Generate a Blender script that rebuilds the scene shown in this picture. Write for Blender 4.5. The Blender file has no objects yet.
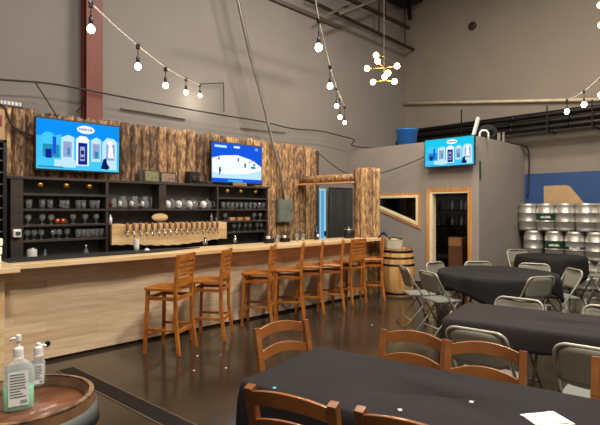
import bpy, math, random
from mathutils import Vector, Matrix
random.seed(7)
scn = bpy.context.scene
COL = scn.collection
PI = math.pi
H = 1.62; F = 480.0; HY = 209.0
R2 = math.sqrt(.5)

# ---------- where a sight line meets a real plane of the room ----------
def ray(x, y):
    s = (x-300)/F; t = (HY-y)/F
    return R2*(1+s), R2*(1-s), t
def on_Y(x, y, Y):
    a, b, t = ray(x, y); d = Y/b
    return Vector((a*d, Y, H+t*d))
def on_X(x, y, X):
    a, b, t = ray(x, y); d = X/a
    return Vector((X, b*d, H+t*d))
def at_d(x, y, d):
    a, b, t = ray(x, y)
    return Vector((a*d, b*d, H+t*d))
def on_Z(x, y, z):
    a, b, t = ray(x, y); d = (z-H)/t
    return Vector((a*d, b*d, z))

# ---------- materials ----------
def new_mat(name):
    m = bpy.data.materials.new(name); m.use_nodes = True
    nt = m.node_tree; nt.nodes.clear()
    o = nt.nodes.new('ShaderNodeOutputMaterial'); p = nt.nodes.new('ShaderNodeBsdfPrincipled')
    nt.links.new(p.outputs[0], o.inputs[0])
    return m, nt, p
def lin(c):
    return tuple(((v/255)/12.92 if v/255 <= .04045 else ((v/255+.055)/1.055)**2.4) for v in c)+(1,)
def mat(name, rgb, rough=.6, metal=0, var=.12, scale=(6,6,6), bump=0, detail=4, rgb2=None, emit=None, es=0, trans=0, ior=1.45, coat=0, alpha=1, bscale=None, lo=.35, hi=.65):
    m, nt, p = new_mat(name)
    c1 = lin(rgb)
    c2 = lin(rgb2) if rgb2 else tuple(max(0, v*(1-var*2)) for v in c1[:3])+(1,)
    tc = nt.nodes.new('ShaderNodeTexCoord'); mp = nt.nodes.new('ShaderNodeMapping')
    mp.inputs['Scale'].default_value = scale
    nz = nt.nodes.new('ShaderNodeTexNoise'); nz.inputs['Scale'].default_value = 1; nz.inputs['Detail'].default_value = detail
    cr = nt.nodes.new('ShaderNodeValToRGB')
    cr.color_ramp.elements[0].position = lo; cr.color_ramp.elements[1].position = hi
    cr.color_ramp.elements[0].color = c2; cr.color_ramp.elements[1].color = c1
    L = nt.links.new
    L(tc.outputs['Object'], mp.inputs[0]); L(mp.outputs[0], nz.inputs['Vector']); L(nz.outputs[0], cr.inputs[0])
    L(cr.outputs[0], p.inputs['Base Color'])
    p.inputs['Roughness'].default_value = rough; p.inputs['Metallic'].default_value = metal
    if bump:
        b = nt.nodes.new('ShaderNodeBump'); b.inputs['Strength'].default_value = bump; b.inputs['Distance'].default_value = .01
        if bscale:
            mp2 = nt.nodes.new('ShaderNodeMapping'); mp2.inputs['Scale'].default_value = bscale
            n2 = nt.nodes.new('ShaderNodeTexNoise'); n2.inputs['Scale'].default_value = 1; n2.inputs['Detail'].default_value = 5
            L(tc.outputs['Object'], mp2.inputs[0]); L(mp2.outputs[0], n2.inputs['Vector']); L(n2.outputs[0], b.inputs['Height'])
        else: L(nz.outputs[0], b.inputs['Height'])
        L(b.outputs[0], p.inputs['Normal'])
    if emit:
        p.inputs['Emission Color'].default_value = lin(emit); p.inputs['Emission Strength'].default_value = es
    if trans:
        p.inputs['Transmission Weight'].default_value = trans; p.inputs['IOR'].default_value = ior
    if 'tablecloth' in name or 'round table' in name: p.inputs['Specular IOR Level'].default_value = .25
    if coat: p.inputs['Coat Weight'].default_value = coat; p.inputs['Coat Roughness'].default_value = .15
    if alpha < 1: p.inputs['Alpha'].default_value = alpha
    return m

def plank_mat(name, c1, c2, mort, bw, rh, grain=.5, axes='XZ', rough=.5, grain_rgb=(120, 95, 70)):
    m, nt, p = new_mat(name); L = nt.links.new
    tc = nt.nodes.new('ShaderNodeTexCoord'); sp = nt.nodes.new('ShaderNodeSeparateXYZ'); cb = nt.nodes.new('ShaderNodeCombineXYZ')
    L(tc.outputs['Object'], sp.inputs[0]); L(sp.outputs[axes[0]], cb.inputs[0]); L(sp.outputs[axes[1]], cb.inputs[1])
    br = nt.nodes.new('ShaderNodeTexBrick'); br.inputs['Scale'].default_value = 1
    br.inputs['Brick Width'].default_value = bw; br.inputs['Row Height'].default_value = rh
    br.inputs['Mortar Size'].default_value = .0014; br.inputs['Mortar'].default_value = lin(mort)
    br.inputs['Color1'].default_value = lin(c1); br.inputs['Color2'].default_value = lin(c2); br.offset = .37
    L(cb.outputs[0], br.inputs['Vector'])
    mp = nt.nodes.new('ShaderNodeMapping'); mp.inputs['Scale'].default_value = (1.6, 16, 1)
    nz = nt.nodes.new('ShaderNodeTexNoise'); nz.inputs['Scale'].default_value = 1.5; nz.inputs['Detail'].default_value = 6
    L(cb.outputs[0], mp.inputs[0]); L(mp.outputs[0], nz.inputs['Vector'])
    mx = nt.nodes.new('ShaderNodeMix'); mx.data_type = 'RGBA'; mx.blend_type = 'MIX'
    mr = nt.nodes.new('ShaderNodeMapRange'); mr.inputs[1].default_value = .4; mr.inputs[2].default_value = .75; mr.inputs[4].default_value = grain
    L(nz.outputs[0], mr.inputs[0]); L(mr.outputs[0], mx.inputs[0]); L(br.outputs[0], mx.inputs[6]); mx.inputs[7].default_value = lin(grain_rgb)
    L(mx.outputs[2], p.inputs['Base Color']); p.inputs['Roughness'].default_value = rough
    return m

def emit_mat(name, rgb, s):
    m = bpy.data.materials.new(name); m.use_nodes = True; nt = m.node_tree; nt.nodes.clear()
    o = nt.nodes.new('ShaderNodeOutputMaterial'); e = nt.nodes.new('ShaderNodeEmission')
    e.inputs[0].default_value = lin(rgb); e.inputs[1].default_value = s
    nt.links.new(e.outputs[0], o.inputs[0]); return m

W = {}
W['wall'] = mat('grey painted drywall', (128,121,116), .8, var=.04, scale=(1.2,1.2,1.2), bump=.05)
W['wall_far'] = mat('taupe painted wall', (128,118,108), .8, var=.04, scale=(1.2,1.2,1.2), bump=.05)
W['box'] = mat('mauve grey painted wall', (145,136,130), .8, var=.03, scale=(2,2,2))
W['ceil'] = mat('dark ceiling', (96,90,84), .9)
W['blue'] = mat('blue painted board', (38,70,120), .7, var=.06, scale=(3,3,3))
W['tan'] = mat('tan board', (182,148,108), .7, var=.05)
W['steelred'] = mat('red oxide steel', (116,56,42), .5, var=.12, scale=(4,4,1.5))
W['pine'] = mat('yellow pine', (214,168,106), .45, rgb2=(190,138,78), scale=(3,14,3), var=.1)
W['pine_v'] = mat('pine trim', (205,152,92), .45, rgb2=(180,122,66), scale=(18,18,1.5))
W['cream'] = mat('cream trim', (236,220,182), .5, var=.04)
W['counter'] = mat('pale maple counter', (228,200,156), .38, rgb2=(206,170,120), scale=(1.2,16,16), coat=.3)
W['clad'] = plank_mat('bar front planks', (226,200,166), (204,176,140), (196,168,134), .85, .108, .5, grain_rgb=(160,132,102))
W['chairwood'] = mat('honey stained wood', (150,92,42), .34, rgb2=(116,66,28), scale=(5,5,5), coat=.3)
W['stoolwood'] = mat('amber stained wood', (184,112,40), .32, rgb2=(144,80,26), scale=(8,8,8), coat=.3)
W['shelf'] = mat('dark walnut shelf', (58,48,42), .5, rgb2=(40,32,28), scale=(2,12,12))
W['shelfback'] = mat('charcoal back panel', (66,64,60), .6, var=.1)
W['black'] = mat('black plastic', (16,16,17), .4, var=.05)
W['rubber'] = mat('black rubber', (20,20,21), .7, var=.1)
W['darkmetal'] = mat('dark pipe metal', (34,30,28), .35, metal=.6, var=.15)
W['rail'] = mat('bronze rail', (58,46,38), .5, metal=.4)
W['chrome'] = mat('chrome', (215,215,215), .15, metal=1, var=.02)
W['keg'] = mat('brushed keg steel', (200,196,188), .42, metal=.7, rgb2=(176,172,164), scale=(3,3,14))
W['kegdark'] = mat('green keg band', (14,62,44), .45)
W['kegblue'] = mat('navy keg band', (28,44,78), .45)
W['white'] = mat('white plastic', (232,230,224), .4, var=.02)
W['cloth'] = mat('charcoal tablecloth', (33,29,30), .85, rgb2=(28,25,26), scale=(3,3,3), bump=.12, bscale=(2.5,2.5,2.5))
W['cloth2'] = mat('warm black tablecloth', (42,36,35), .85, rgb2=(37,32,31), scale=(3,3,3), bump=.1, bscale=(2.5,2.5,2.5))
W['cloth3'] = mat('black round tablecloth', (34,31,30), .85, rgb2=(28,26,26), scale=(3,3,3), bump=.1, bscale=(3,3,3))
W['fold'] = mat('grey painted steel', (164,159,142), .38, metal=.3, var=.04)
W['foldpan'] = mat('grey chair panel', (138,135,120), .42, metal=.1, var=.04)
W['foldseat'] = mat('beige chair seat', (226,218,192), .42, var=.04)
W['seatgrey'] = mat('grey chair seat', (124,124,116), .42, var=.03)
W['barrel'] = mat('raw oak barrel', (208,166,102), .55, rgb2=(170,116,60), scale=(14,14,1.2), var=.15)
W['barrel_dark'] = mat('stained oak barrel', (112,80,52), .5, rgb2=(76,52,34), scale=(9,9,2))
W['rim_aged'] = mat('aged oak rim', (138,102,66), .5, rgb2=(70,50,34), scale=(22,22,5), var=.2)
W['barrel_head'] = mat('oiled oak barrel head', (134,88,60), .25, rgb2=(92,58,42), scale=(3,12,3), detail=6, coat=.3)
W['hoop'] = mat('blue grey hoop', (84,88,84), .65, metal=.3, var=.12)
W['hoop_dark'] = mat('dark hoop', (44,30,24), .5, metal=.4)
W['bark'] = None
W['tap_board'] = mat('pale live edge slab', (224,190,142), .5, rgb2=(192,152,102), scale=(1.5,8,10))
W['taphandle'] = mat('brown tap handle', (150,104,64), .4)
W['brass'] = mat('brass', (230,178,80), .25, metal=.85, var=.03)
W['copper'] = mat('copper', (190,104,60), .3, metal=.8)
W['glass'] = mat('clear glass', (240,242,244), .04, trans=.9, ior=1.3, var=.01)
W['mug'] = mat('frosted print glass', (225,224,218), .3, trans=.3, var=.02)
W['red'] = mat('red print', (140,36,34), .5)
W['bluetub'] = mat('blue plastic tub', (28,112,200), .4, var=.06)
W['panelgrey'] = mat('grey green enamel', (120,126,118), .5, metal=.2)
W['conduit'] = mat('galvanised conduit', (140,132,122), .4, metal=.5)
W['cream_pipe'] = mat('cream pipe', (206,190,164), .5)
W['wire_b'] = mat('black wire', (38,32,28), .6)
W['wire_w'] = mat('white wire', (222,214,196), .5)
W['curtain'] = mat('dark green curtain', (64,66,60), .9, rgb2=(44,46,42), scale=(30,30,.4))
W['card'] = mat('cardboard', (176,124,80), .7)
W['paper'] = mat('white paper', (238,234,222), .8, var=.02)
W['bulb'] = emit_mat('lit bulb', (255,244,222), 22)
W['bulbwarm'] = emit_mat('warm lit bulb', (255,226,160), 16)
W['sky'] = emit_mat('daylit glass', (92,178,228), .75)
W['frame_glow'] = emit_mat('pale daylit frame glow', (170,220,240), .8)
W['liquid'] = mat('green gel', (110,215,160), .12, alpha=.80, var=.02, emit=None)
W['pet'] = mat('clear bottle plastic', (236,244,244), .08, alpha=.30, var=.01)
W['label'] = mat('bottle label', (240,244,242), .6, var=.04)
W['labelink'] = mat('label ink', (90,110,108), .6)
W['navycloth'] = mat('navy cloth', (34,56,104), .8)
W['creambox'] = mat('cream basket', (216,208,176), .7, var=.1)
W['teal'] = mat('teal confetti', (110,190,196), .4)
W['green'] = mat('dark green enamel', (24,78,48), .6)
W['fram_a'] = mat('green picture', (128,124,82), .5, rgb2=(90,92,66), scale=(20,20,20))
W['fram_b'] = mat('brown picture', (150,116,90), .5, rgb2=(86,80,72), scale=(22,22,22))
W['fram'] = mat('dark frame', (44,38,30), .5)
W['purple'] = mat('purple glass', (46,32,74), .2)
W['brownbox'] = mat('brown crate', (110,70,44), .6)
W['drain'] = mat('dark drain grate', (30,26,24), .5, metal=.5)
W['drainedge'] = mat('drain edging', (92,80,66), .4)

def floor_mat():
    m, nt, p = new_mat('stained sealed concrete'); L = nt.links.new
    tc = nt.nodes.new('ShaderNodeTexCoord')
    n1 = nt.nodes.new('ShaderNodeTexNoise'); n1.inputs['Scale'].default_value = .9; n1.inputs['Detail'].default_value = 7; n1.inputs['Distortion'].default_value = .6
    L(tc.outputs['Object'], n1.inputs['Vector'])
    cr = nt.nodes.new('ShaderNodeValToRGB'); e = cr.color_ramp.elements
    e[0].position = .3; e[0].color = lin((36,30,24)); e[1].position = .72; e[1].color = lin((62,53,42))
    L(n1.outputs[0], cr.inputs[0]); L(cr.outputs[0], p.inputs['Base Color'])
    n2 = nt.nodes.new('ShaderNodeTexNoise'); n2.inputs['Scale'].default_value = 5; n2.inputs['Detail'].default_value = 4
    L(tc.outputs['Object'], n2.inputs['Vector'])
    mr = nt.nodes.new('ShaderNodeMapRange'); mr.inputs[3].default_value = .08; mr.inputs[4].default_value = .22
    L(n2.outputs[0], mr.inputs[0]); L(mr.outputs[0], p.inputs['Roughness'])
    b = nt.nodes.new('ShaderNodeBump'); b.inputs['Strength'].default_value = .04; L(n2.outputs[0], b.inputs['Height']); L(b.outputs[0], p.inputs['Normal'])
    return m
W['floor'] = floor_mat()

def bark_mat():
    m, nt, p = new_mat('rough bark slabs'); L = nt.links.new
    tc = nt.nodes.new('ShaderNodeTexCoord')
    mp = nt.nodes.new('ShaderNodeMapping'); mp.inputs['Scale'].default_value = (26, 26, 9)
    n1 = nt.nodes.new('ShaderNodeTexNoise'); n1.inputs['Scale'].default_value = 1; n1.inputs['Detail'].default_value = 8; n1.inputs['Distortion'].default_value = .5
    L(tc.outputs['Object'], mp.inputs[0]); L(mp.outputs[0], n1.inputs['Vector'])
    cr = nt.nodes.new('ShaderNodeValToRGB'); e = cr.color_ramp.elements
    e[0].position = .30; e[0].color = lin((70,50,36)); e[1].position = .78; e[1].color = lin((214,178,124))
    x = e.new(.45); x.color = lin((122,92,66)); x = e.new(.58); x.color = lin((168,130,88))
    at = nt.nodes.new('ShaderNodeAttribute'); at.attribute_name = 'tone'
    ad = nt.nodes.new('ShaderNodeMath'); ad.operation = 'ADD'
    L(n1.outputs[0], ad.inputs[0]); L(at.outputs['Fac'], ad.inputs[1]); L(ad.outputs[0], cr.inputs[0])
    L(cr.outputs[0], p.inputs['Base Color']); p.inputs['Roughness'].default_value = .75
    b = nt.nodes.new('ShaderNodeBump'); b.inputs['Strength'].default_value = .7; b.inputs['Distance'].default_value = .02
    L(n1.outputs[0], b.inputs['Height']); L(b.outputs[0], p.inputs['Normal'])
    return m
W['bark'] = bark_mat()

# ---------- mesh collector ----------
class MB:
    def __init__(s): s.v = []; s.f = []; s.mi = []; s.cur = 0; s.sm = []; s.tone = []; s.t = 0
    def add(s, vs, fs, smooth=False):
        b = len(s.v); s.v += [tuple(v) for v in vs]; s.tone += [s.t]*len(vs)
        for f in fs: s.f.append([b+i for i in f]); s.mi.append(s.cur); s.sm.append(smooth)
        return s
    def box(s, lo, hi, rz=0, c=None):
        x0,y0,z0 = lo; x1,y1,z1 = hi
        vs = [Vector(p) for p in ((x0,y0,z0),(x1,y0,z0),(x1,y1,z0),(x0,y1,z0),(x0,y0,z1),(x1,y0,z1),(x1,y1,z1),(x0,y1,z1))]
        if rz:
            c = c or (Vector(lo)+Vector(hi))/2
            M = Matrix.Translation(c) @ Matrix.Rotation(rz,4,'Z') @ Matrix.Translation(-Vector(c)); vs = [M@v for v in vs]
        return s.add(vs, [(0,3,2,1),(4,5,6,7),(0,1,5,4),(1,2,6,5),(2,3,7,6),(3,0,4,7)])
    def beam(s, p0, p1, w, h, w1=None, h1=None, side=None):
        p0 = Vector(p0); p1 = Vector(p1); d = (p1-p0).normalized()
        sd = Vector(side) if side else (Vector((1,0,0)) if abs(d.x) < .9 else Vector((0,1,0)))
        u = (sd - d*sd.dot(d)).normalized(); v = d.cross(u)
        w1 = w1 or w; h1 = h1 or h; vs = []
        for p, a, b in ((p0,w,h),(p1,w1,h1)):
            for i, j in ((-1,-1),(1,-1),(1,1),(-1,1)): vs.append(p+u*a/2*i+v*b/2*j)
        return s.add(vs, [(0,3,2,1),(4,5,6,7),(0,1,5,4),(1,2,6,5),(2,3,7,6),(3,0,4,7)])
    def tube(s, pts, r, n=8, cap=True):
        pts = [Vector(p) for p in pts]; vs = []; up = None
        for i, p in enumerate(pts):
            t = (pts[min(i+1,len(pts)-1)]-pts[max(i-1,0)]).normalized()
            if up is None: up = Vector((0,0,1)) if abs(t.z) < .9 else Vector((1,0,0))
            u = (up - t*up.dot(t)).normalized(); w = t.cross(u); up = u
            rr = r[i] if isinstance(r, (list,tuple)) else r
            for k in range(n):
                a = 2*PI*k/n; vs.append(p+u*math.cos(a)*rr+w*math.sin(a)*rr)
        fs = []
        for i in range(len(pts)-1):
            for k in range(n): fs.append((i*n+k, i*n+(k+1)%n, (i+1)*n+(k+1)%n, (i+1)*n+k))
        s.add(vs, fs, True)
        if cap:
            b = len(s.v)-len(vs); s.f.append([b+k for k in range(n)][::-1]); s.mi.append(s.cur); s.sm.append(False)
            s.f.append([b+(len(pts)-1)*n+k for k in range(n)]); s.mi.append(s.cur); s.sm.append(False)
        return s
    def lathe(s, prof, c=(0,0,0), n=24, smooth=True, axis=None, open=False):
        c = Vector(c); vs = []; fs = []
        for r, z in prof:
            for k in range(n): a = 2*PI*k/n; vs.append(Vector((r*math.cos(a), r*math.sin(a), z)))
        if axis: q = Vector((0,0,1)).rotation_difference(Vector(axis)).to_matrix(); vs = [q@v for v in vs]
        vs = [v+c for v in vs]
        for i in range(len(prof)-1):
            for k in range(n): fs.append((i*n+k, i*n+(k+1)%n, (i+1)*n+(k+1)%n, (i+1)*n+k))
        s.add(vs, fs, smooth)
        b = len(s.v)-len(vs)
        if open: return s
        if prof[0][0] > 1e-4: s.f.append([b+k for k in range(n)][::-1]); s.mi.append(s.cur); s.sm.append(False)
        if prof[-1][0] > 1e-4: s.f.append([b+(len(prof)-1)*n+k for k in range(n)]); s.mi.append(s.cur); s.sm.append(False)
        return s
    def ball(s, c, r, n=12, sz=1):
        m = n//2; prof = [(max(1e-5, r*math.sin(PI*i/m)), -r*sz*math.cos(PI*i/m)) for i in range(m+1)]
        return s.lathe(prof, c, n)
    def prism(s, poly, off):
        n = len(poly); off = Vector(off); a = [Vector(p) for p in poly]; b = [p+off for p in a]
        return s.add(a+b, [tuple(range(n))[::-1], tuple(range(n,2*n))]+[(i,(i+1)%n,n+(i+1)%n,n+i) for i in range(n)])
    def build(s, name, m, parent=None, bevel=0, kind=None, loc=None):
        me = bpy.data.meshes.new(name); me.from_pydata(s.v, [], s.f)
        for mm in (m if isinstance(m, (list,tuple)) else [m]): me.materials.append(mm)
        me.polygons.foreach_set('material_index', s.mi); me.polygons.foreach_set('use_smooth', s.sm)
        if any(s.tone):
            at = me.attributes.new('tone', 'FLOAT', 'POINT'); at.data.foreach_set('value', s.tone)
        me.update(); me.validate()
        import bmesh
        bm = bmesh.new(); bm.from_mesh(me); bmesh.ops.recalc_face_normals(bm, faces=bm.faces); bm.to_mesh(me); bm.free()
        o = bpy.data.objects.new(name, me); COL.objects.link(o)
        if parent: o.parent = parent
        if bevel:
            b = o.modifiers.new('bevel', 'BEVEL'); b.width = bevel; b.segments = 2; b.limit_method = 'ANGLE'
        if kind: o['kind'] = kind
        if loc: o.location = loc
        return o
def tag(o, label, cat, group=None, kind=None):
    o['label'] = label; o['category'] = cat
    if group: o['group'] = group
    if kind: o['kind'] = kind
    return o
def thing(name, label, cat, loc=(0,0,0), rz=0, group=None):
    o = bpy.data.objects.new(name, None); COL.objects.link(o); o.empty_display_size = .1
    o.location = loc; o.rotation_euler = (0,0,rz); return tag(o, label, cat, group)
def dup(root, loc, rz=0, label=None, scale=None):
    r = root.copy(); COL.objects.link(r); r.location = loc; r.rotation_euler = (0,0,rz)
    if label: r['label'] = label
    if scale: r.scale = scale
    for ch in list(root.children):
        c = ch.copy(); COL.objects.link(c); c.parent = r
        for g in list(ch.children):
            d = g.copy(); COL.objects.link(d); d.parent = c
    return r

# ---------- the room ----------
XF = 11.35; YL = 7.3; X0 = -2.6; YB = -4.2; ZC = 7.7; XB = 9.0; YS = 4.11; ZB = 3.03
MB().box((X0-.1,YB-.1,-.1),(XF+.1,YL+.1,0)).build('floor', W['floor'], kind='structure')
MB().box((X0-.1,YB-.1,ZC),(XF+.1,YL+.1,ZC+.1)).build('ceiling', W['ceil'], kind='structure')
m = MB()   # the bar-side long wall, with the opening of the glass door
m.box((X0,YL,0),(7.82,YL+.15,ZC)); m.box((8.14,YL,0),(XF,YL+.15,ZC)); m.box((7.82,YL,2.08),(8.14,YL+.15,ZC)); m.box((7.82,YL,0),(8.14,YL+.15,.03))
m.build('wall_left', W['wall'], kind='structure')
MB().box((XF,YB,0),(XF+.15,YL,ZC)).build('wall_far', W['wall_far'], kind='structure')
MB().box((X0,YB-.15,0),(XF,YB,ZC)).build('wall_right', W['wall'], kind='structure')
MB().box((X0-.15,YB,0),(X0,YL,ZC)).build('wall_back', W['wall'], kind='structure')
# glass door slit beside the log wall
d = MB().box((7.84,YL+.03,.05),(8.12,YL+.06,2.06)).build('door_1', W['sky'], kind='structure')
m = MB()
for x in (7.82,8.10): m.box((x,YL+.0,.03),(x+.03,YL+.08,2.08))
m.box((7.85,YL,2.04),(8.10,YL+.08,2.08)); m.box((7.97,YL+.01,.05),(7.985,YL+.035,2.04))
m.build('door_frame', W['frame_glow'], d)  # frame bars glow; the daylight on them is put in as emission
MB().box((8.07,YL-.03,1.0),(8.11,YL+.0,1.12)).build('door_handle', W['black'], d)

# small room at the far end
t = .12
m = MB()
m.box((XB,YS,0),(XB+t,4.333,ZB)); m.box((XB,4.333,1.965),(XB+t,5.117,ZB)); m.box((XB,5.117,0),(XB+t,5.44,ZB))
m.box((XB,5.44,1.92),(XB+t,YL,ZB))
m.prism([(XB,5.44,0),(XB,YL,0),(XB,YL,1.92),(XB,7.12,1.92),(XB,7.12,1.87),(XB,5.44,1.245)], (t,0,0))
m.box((XB+t,YS,0),(XF,YS+t,ZB)); m.box((XB+t,YS+t,ZB-.1),(XF,YL,ZB-.001))
m.build('wall_small_room', W['box'], kind='structure')
# door frame and triangular window
m = MB(); m.cur = 0
m.box((XB-.02,5.165,0),(XB,5.25,2.05)); m.box((XB-.02,4.245,0),(XB,4.333,2.05)); m.box((XB-.02,4.333,1.965),(XB,5.165,2.05))
d2 = m.build('door_2', W['pine_v'], kind='structure', bevel=.003)
m = MB(); m.box((XB-.015,5.117-.02,0),(XB+t,5.117,1.965)); m.box((XB-.015,5.117,0),(XB,5.165,1.965)); m.box((XB-.015,4.333,1.94),(XB+t,5.095,1.965))
m.build('door_jamb', W['cream'], d2)
def inset_poly(poly, k):
    c = sum((Vector(p) for p in poly), Vector())/len(poly)
    out = []
    n = len(poly)
    for i in range(n):
        p0,p1,p2 = [Vector(poly[j%n]) for j in (i-1,i,i+1)]
        e1 = (p1-p0).normalized(); e2 = (p2-p1).normalized()
        n1 = Vector((0,-e1.z,e1.y)); n2 = Vector((0,-e2.z,e2.y))
        if n1.dot(c-p1) < 0: n1 = -n1
        if n2.dot(c-p1) < 0: n2 = -n2
        b = (n1+n2); b = b*(k/(max(.25, 1+n1.dot(n2)))); out.append(p1+b)
    return out
def frame(poly, w, x0, th, m):
    a = [Vector((x0,p[0],p[1])) for p in poly]; b = inset_poly(a, w); n = len(a)
    for i in range(n):
        j = (i+1)%n; m.prism([a[i],a[j],b[j],b[i]], (th,0,0))
    return [(p.y,p.z) for p in b]
outer = [(5.38,1.97),(5.38,1.19),(7.22,1.86),(7.22,1.97)]
m = MB(); b1 = frame(outer, .055, XB-.022, .022, m); w1 = m.build('window_1', W['pine_v'], kind='structure')
m = MB(); b2 = frame(b1, .05, XB-.03, .14, m); m.build('window_frame', W['cream'], w1)
gl = mat('window glass', (20,20,20), .05, trans=.9, var=0)
MB().prism([(XB+.06,p[0],p[1]) for p in b2], (.006,0,0)).build('window_pane', gl, w1)
MB().box((XB-.015,5.25,0),(XB,YL,.09)).box((XB-.015,YS,0),(XB,4.245,.09)).build('baseboard_small_room', W['shelf'], kind='structure')

# blue boarding on the far wall and its tan shape
MB().box((XF-.03,YB,0),(XF,YS-.0,2.41)).build('trim_1', W['blue'], kind='structure')
pts = [on_X(x,y,XF-.045) for x, y in ((543.8,186),(566,185),(570,186.5),(583,202),(600,222),(600,240),(543.8,240))]
MB().prism(pts, (.014,0,0)).build('trim_2', W['tan'], kind='structure')

# ---------- slab wall behind the bar ----------
def slab_strip(m, x, w, z0, z1, y, depth, axis='x', sgn=-1, seed=0, tone=0):
    rnd = random.Random(seed); n = 30; k = 9; vs = []; m.t = rnd.uniform(-.10,.09)+tone
    ph = rnd.random()*6
    for i in range(n+1):
        z = z0+(z1-z0)*i/n
        wob = .05*w*math.sin(ph+i*.8)+rnd.uniform(-.05,.05)*w
        ww = w*(1+.05*math.sin(ph*2+i*.5))
        for j in range(k):
            u = j/(k-1)*2-1
            dd = depth*(math.sqrt(max(0,1-abs(u)**6)))*(1+rnd.uniform(-.16,.16))
            zz = z + (rnd.uniform(-.02,.02) if i == n else 0)
            a = x+wob+u*ww/2; b = y+sgn*dd
            vs.append((a,b,zz) if axis == 'x' else (b,a,zz))
    fs = [(i*k+j, i*k+j+1, (i+1)*k+j+1, (i+1)*k+j) for i in range(n) for j in range(k-1)]
    b0 = len(vs)
    # flat back edge to close the slab
    fs.append(tuple(n*k+j for j in range(k)))
    m.add(vs, fs, True); m.t = 0
m = MB(); x = .9; i = 0
while x < 7.45:
    w = random.uniform(.12,.20)
    slab_strip(m, x+w/2, w*.95, 0, 2.905+random.uniform(-.015,.03), 7.0, random.uniform(.03,.06), seed=i*13+5, tone=-.05+.10*(x>5))
    x += w; i += 1
m.t = -.3; m.box((.9,6.985,0),(7.56,7.05,2.86)); m.t = 0
m.build('wall_bar_panelling', W['bark'], kind='structure')
# steel column above it
m = MB(); a = on_Y(86,0,7.1).x; b = on_Y(102.3,0,7.1).x
m.box((a,7.08,0),(b,7.10,ZC)); m.box((a,7.28,0),(b,7.30,ZC)); m.box(((a+b)/2-.01,7.10,0),((a+b)/2+.01,7.28,ZC))
tag(m.build('steel_column', W['steelred']), 'red oxide painted steel column rising behind the log slab wall', 'column')

# ---------- bar ----------
bar = thing('bar_counter', 'long bar counter with pale plank front and maple top', 'bar', (1.2,5.51,0))
def rel(o, p): # place world geometry under an Empty at o's location
    o.location = o.location - p.location
def part(mb, name, mt, par, bevel=0, sub=None):
    o = mb.build(name, mt, par, bevel); o.location = -par.location; return o
part(MB().box((1.235,5.50,.035),(7.285,5.53,1.025)), 'front_panel', W['clad'], bar)
part(MB().box((1.25,5.53,0),(7.285,5.62,.035)).box((1.25,5.515,0),(7.28,5.53,.034)), 'kick_base', W['hoop_dark'], bar)
part(MB().box((1.235,5.53,.035),(7.285,5.6,1.0)), 'carcass', W['shelf'], bar)
# counter with small irregular front edge and the step out at the left end
m = MB(); n = 40; fr = []
for k in range(n+1):
    x = 1.32+(7.72-1.32)*k/n; fr.append((x, 5.27+.012*math.sin(x*2.3)+.008*math.sin(x*7)))
poly = [(x,y,1.028) for x, y in fr]+[(7.72,5.49,1.028),(7.27,5.49,1.028),(7.27,5.92,1.028),(.3,5.92,1.028),(.3,5.0,1.028),(1.32,5.0,1.028)]
m.prism(poly, (0,0,.05)); part(m, 'countertop', W['counter'], bar, bevel=.004)
part(MB().box((1.15,5.19,0),(1.235,5.50,1.028)), 'end_panel', W['counter'], bar)
part(MB().box((.35,5.3,0),(1.15,5.36,1.028)), 'side_panel', W['clad'], bar)
pp = on_Y(47.5,343.5,5.495)
part(MB().lathe([(.028,0),(.028,.012),(.02,.014)], (pp.x,5.50,pp.z), 16, axis=(0,-1,0)), 'pipe_outlet', W['black'], bar)
tag(MB().prism([(1.34,5.46,1.078),(3.0,5.5,1.078),(3.75,5.72,1.078),(3.3,5.88,1.078),(1.34,5.88,1.078)], (0,0,.012)).build('bar_mat', W['rubber'], bevel=.003),
    'black rubber bar mat along the left end of the counter', 'mat')

# slab post at the end of the bar and the log beam
m = MB()
xs = [7.29,7.40,7.51,7.62,7.73]
for k in range(4): slab_strip(m, (xs[k]+xs[k+1])/2, .105, 0, 2.40, 5.56, .05, seed=90+k, tone=.08)
ys = [5.56,5.68,5.80]
for k in range(2): slab_strip(m, (ys[k]+ys[k+1])/2, .115, 0, 2.40, 7.33, .04, axis='y', seed=70+k, tone=.06)
m.t = -.12; m.box((7.31,5.545,0),(7.72,5.84,2.39)); m.t = 0
tag(m.build('slab_post', W['bark']), 'square post clad in bark-edged slabs at the right end of the bar', 'post')
m = MB(); m.tube([(7.38,5.84,2.24),(7.3,6.1,2.235),(7.15,6.5,2.225),(6.98,6.92,2.21)], [.075,.07,.08,.075], 10)
tag(m.build('log_beam', W['bark']), 'horizontal log beam running from the slab post to the log wall', 'beam')
tag(MB().beam((7.30,5.80,2.135),(6.88,6.90,2.115), .16,.03).build('plank', W['pine_v']), 'thin plank fixed under the horizontal log beam', 'plank')

# ---------- back bar shelving ----------
SY = 6.70; SB = 6.92
sh = thing('back_bar_shelving', 'dark wooden shelving unit behind the bar on the log wall', 'shelf', (1.7,6.92,0))
lv = [2.01,1.803,1.607,1.405,1.21]; tk = .028
def shelf_board(x0, x1, z): part(MB().box((x0,SY,z-tk/2),(x1,SB,z+tk/2)), 'shelf_board', W['shelf'], sh, .002)
part(MB().box((1.66,SY,.95),(1.80,SB,2.03)), 'side_post', W['shelf'], sh, .003)
for x in (2.86,4.74,5.85): part(MB().box((x-.018,SY,.95),(x+.018,SB,1.996)), 'upright', W['shelf'], sh)
part(MB().box((3.66,SY,1.62),(3.78,SB,1.996)), 'divider', W['shelf'], sh)
part(MB().box((1.62,SY-.01,1.996),(5.90,SB,2.03)), 'top_board', W['shelf'], sh, .002)
for z in lv[1:]:
    shelf_board(1.80,2.842,z); shelf_board(4.758,5.832,z)
shelf_board(2.878,4.722,1.607)
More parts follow.
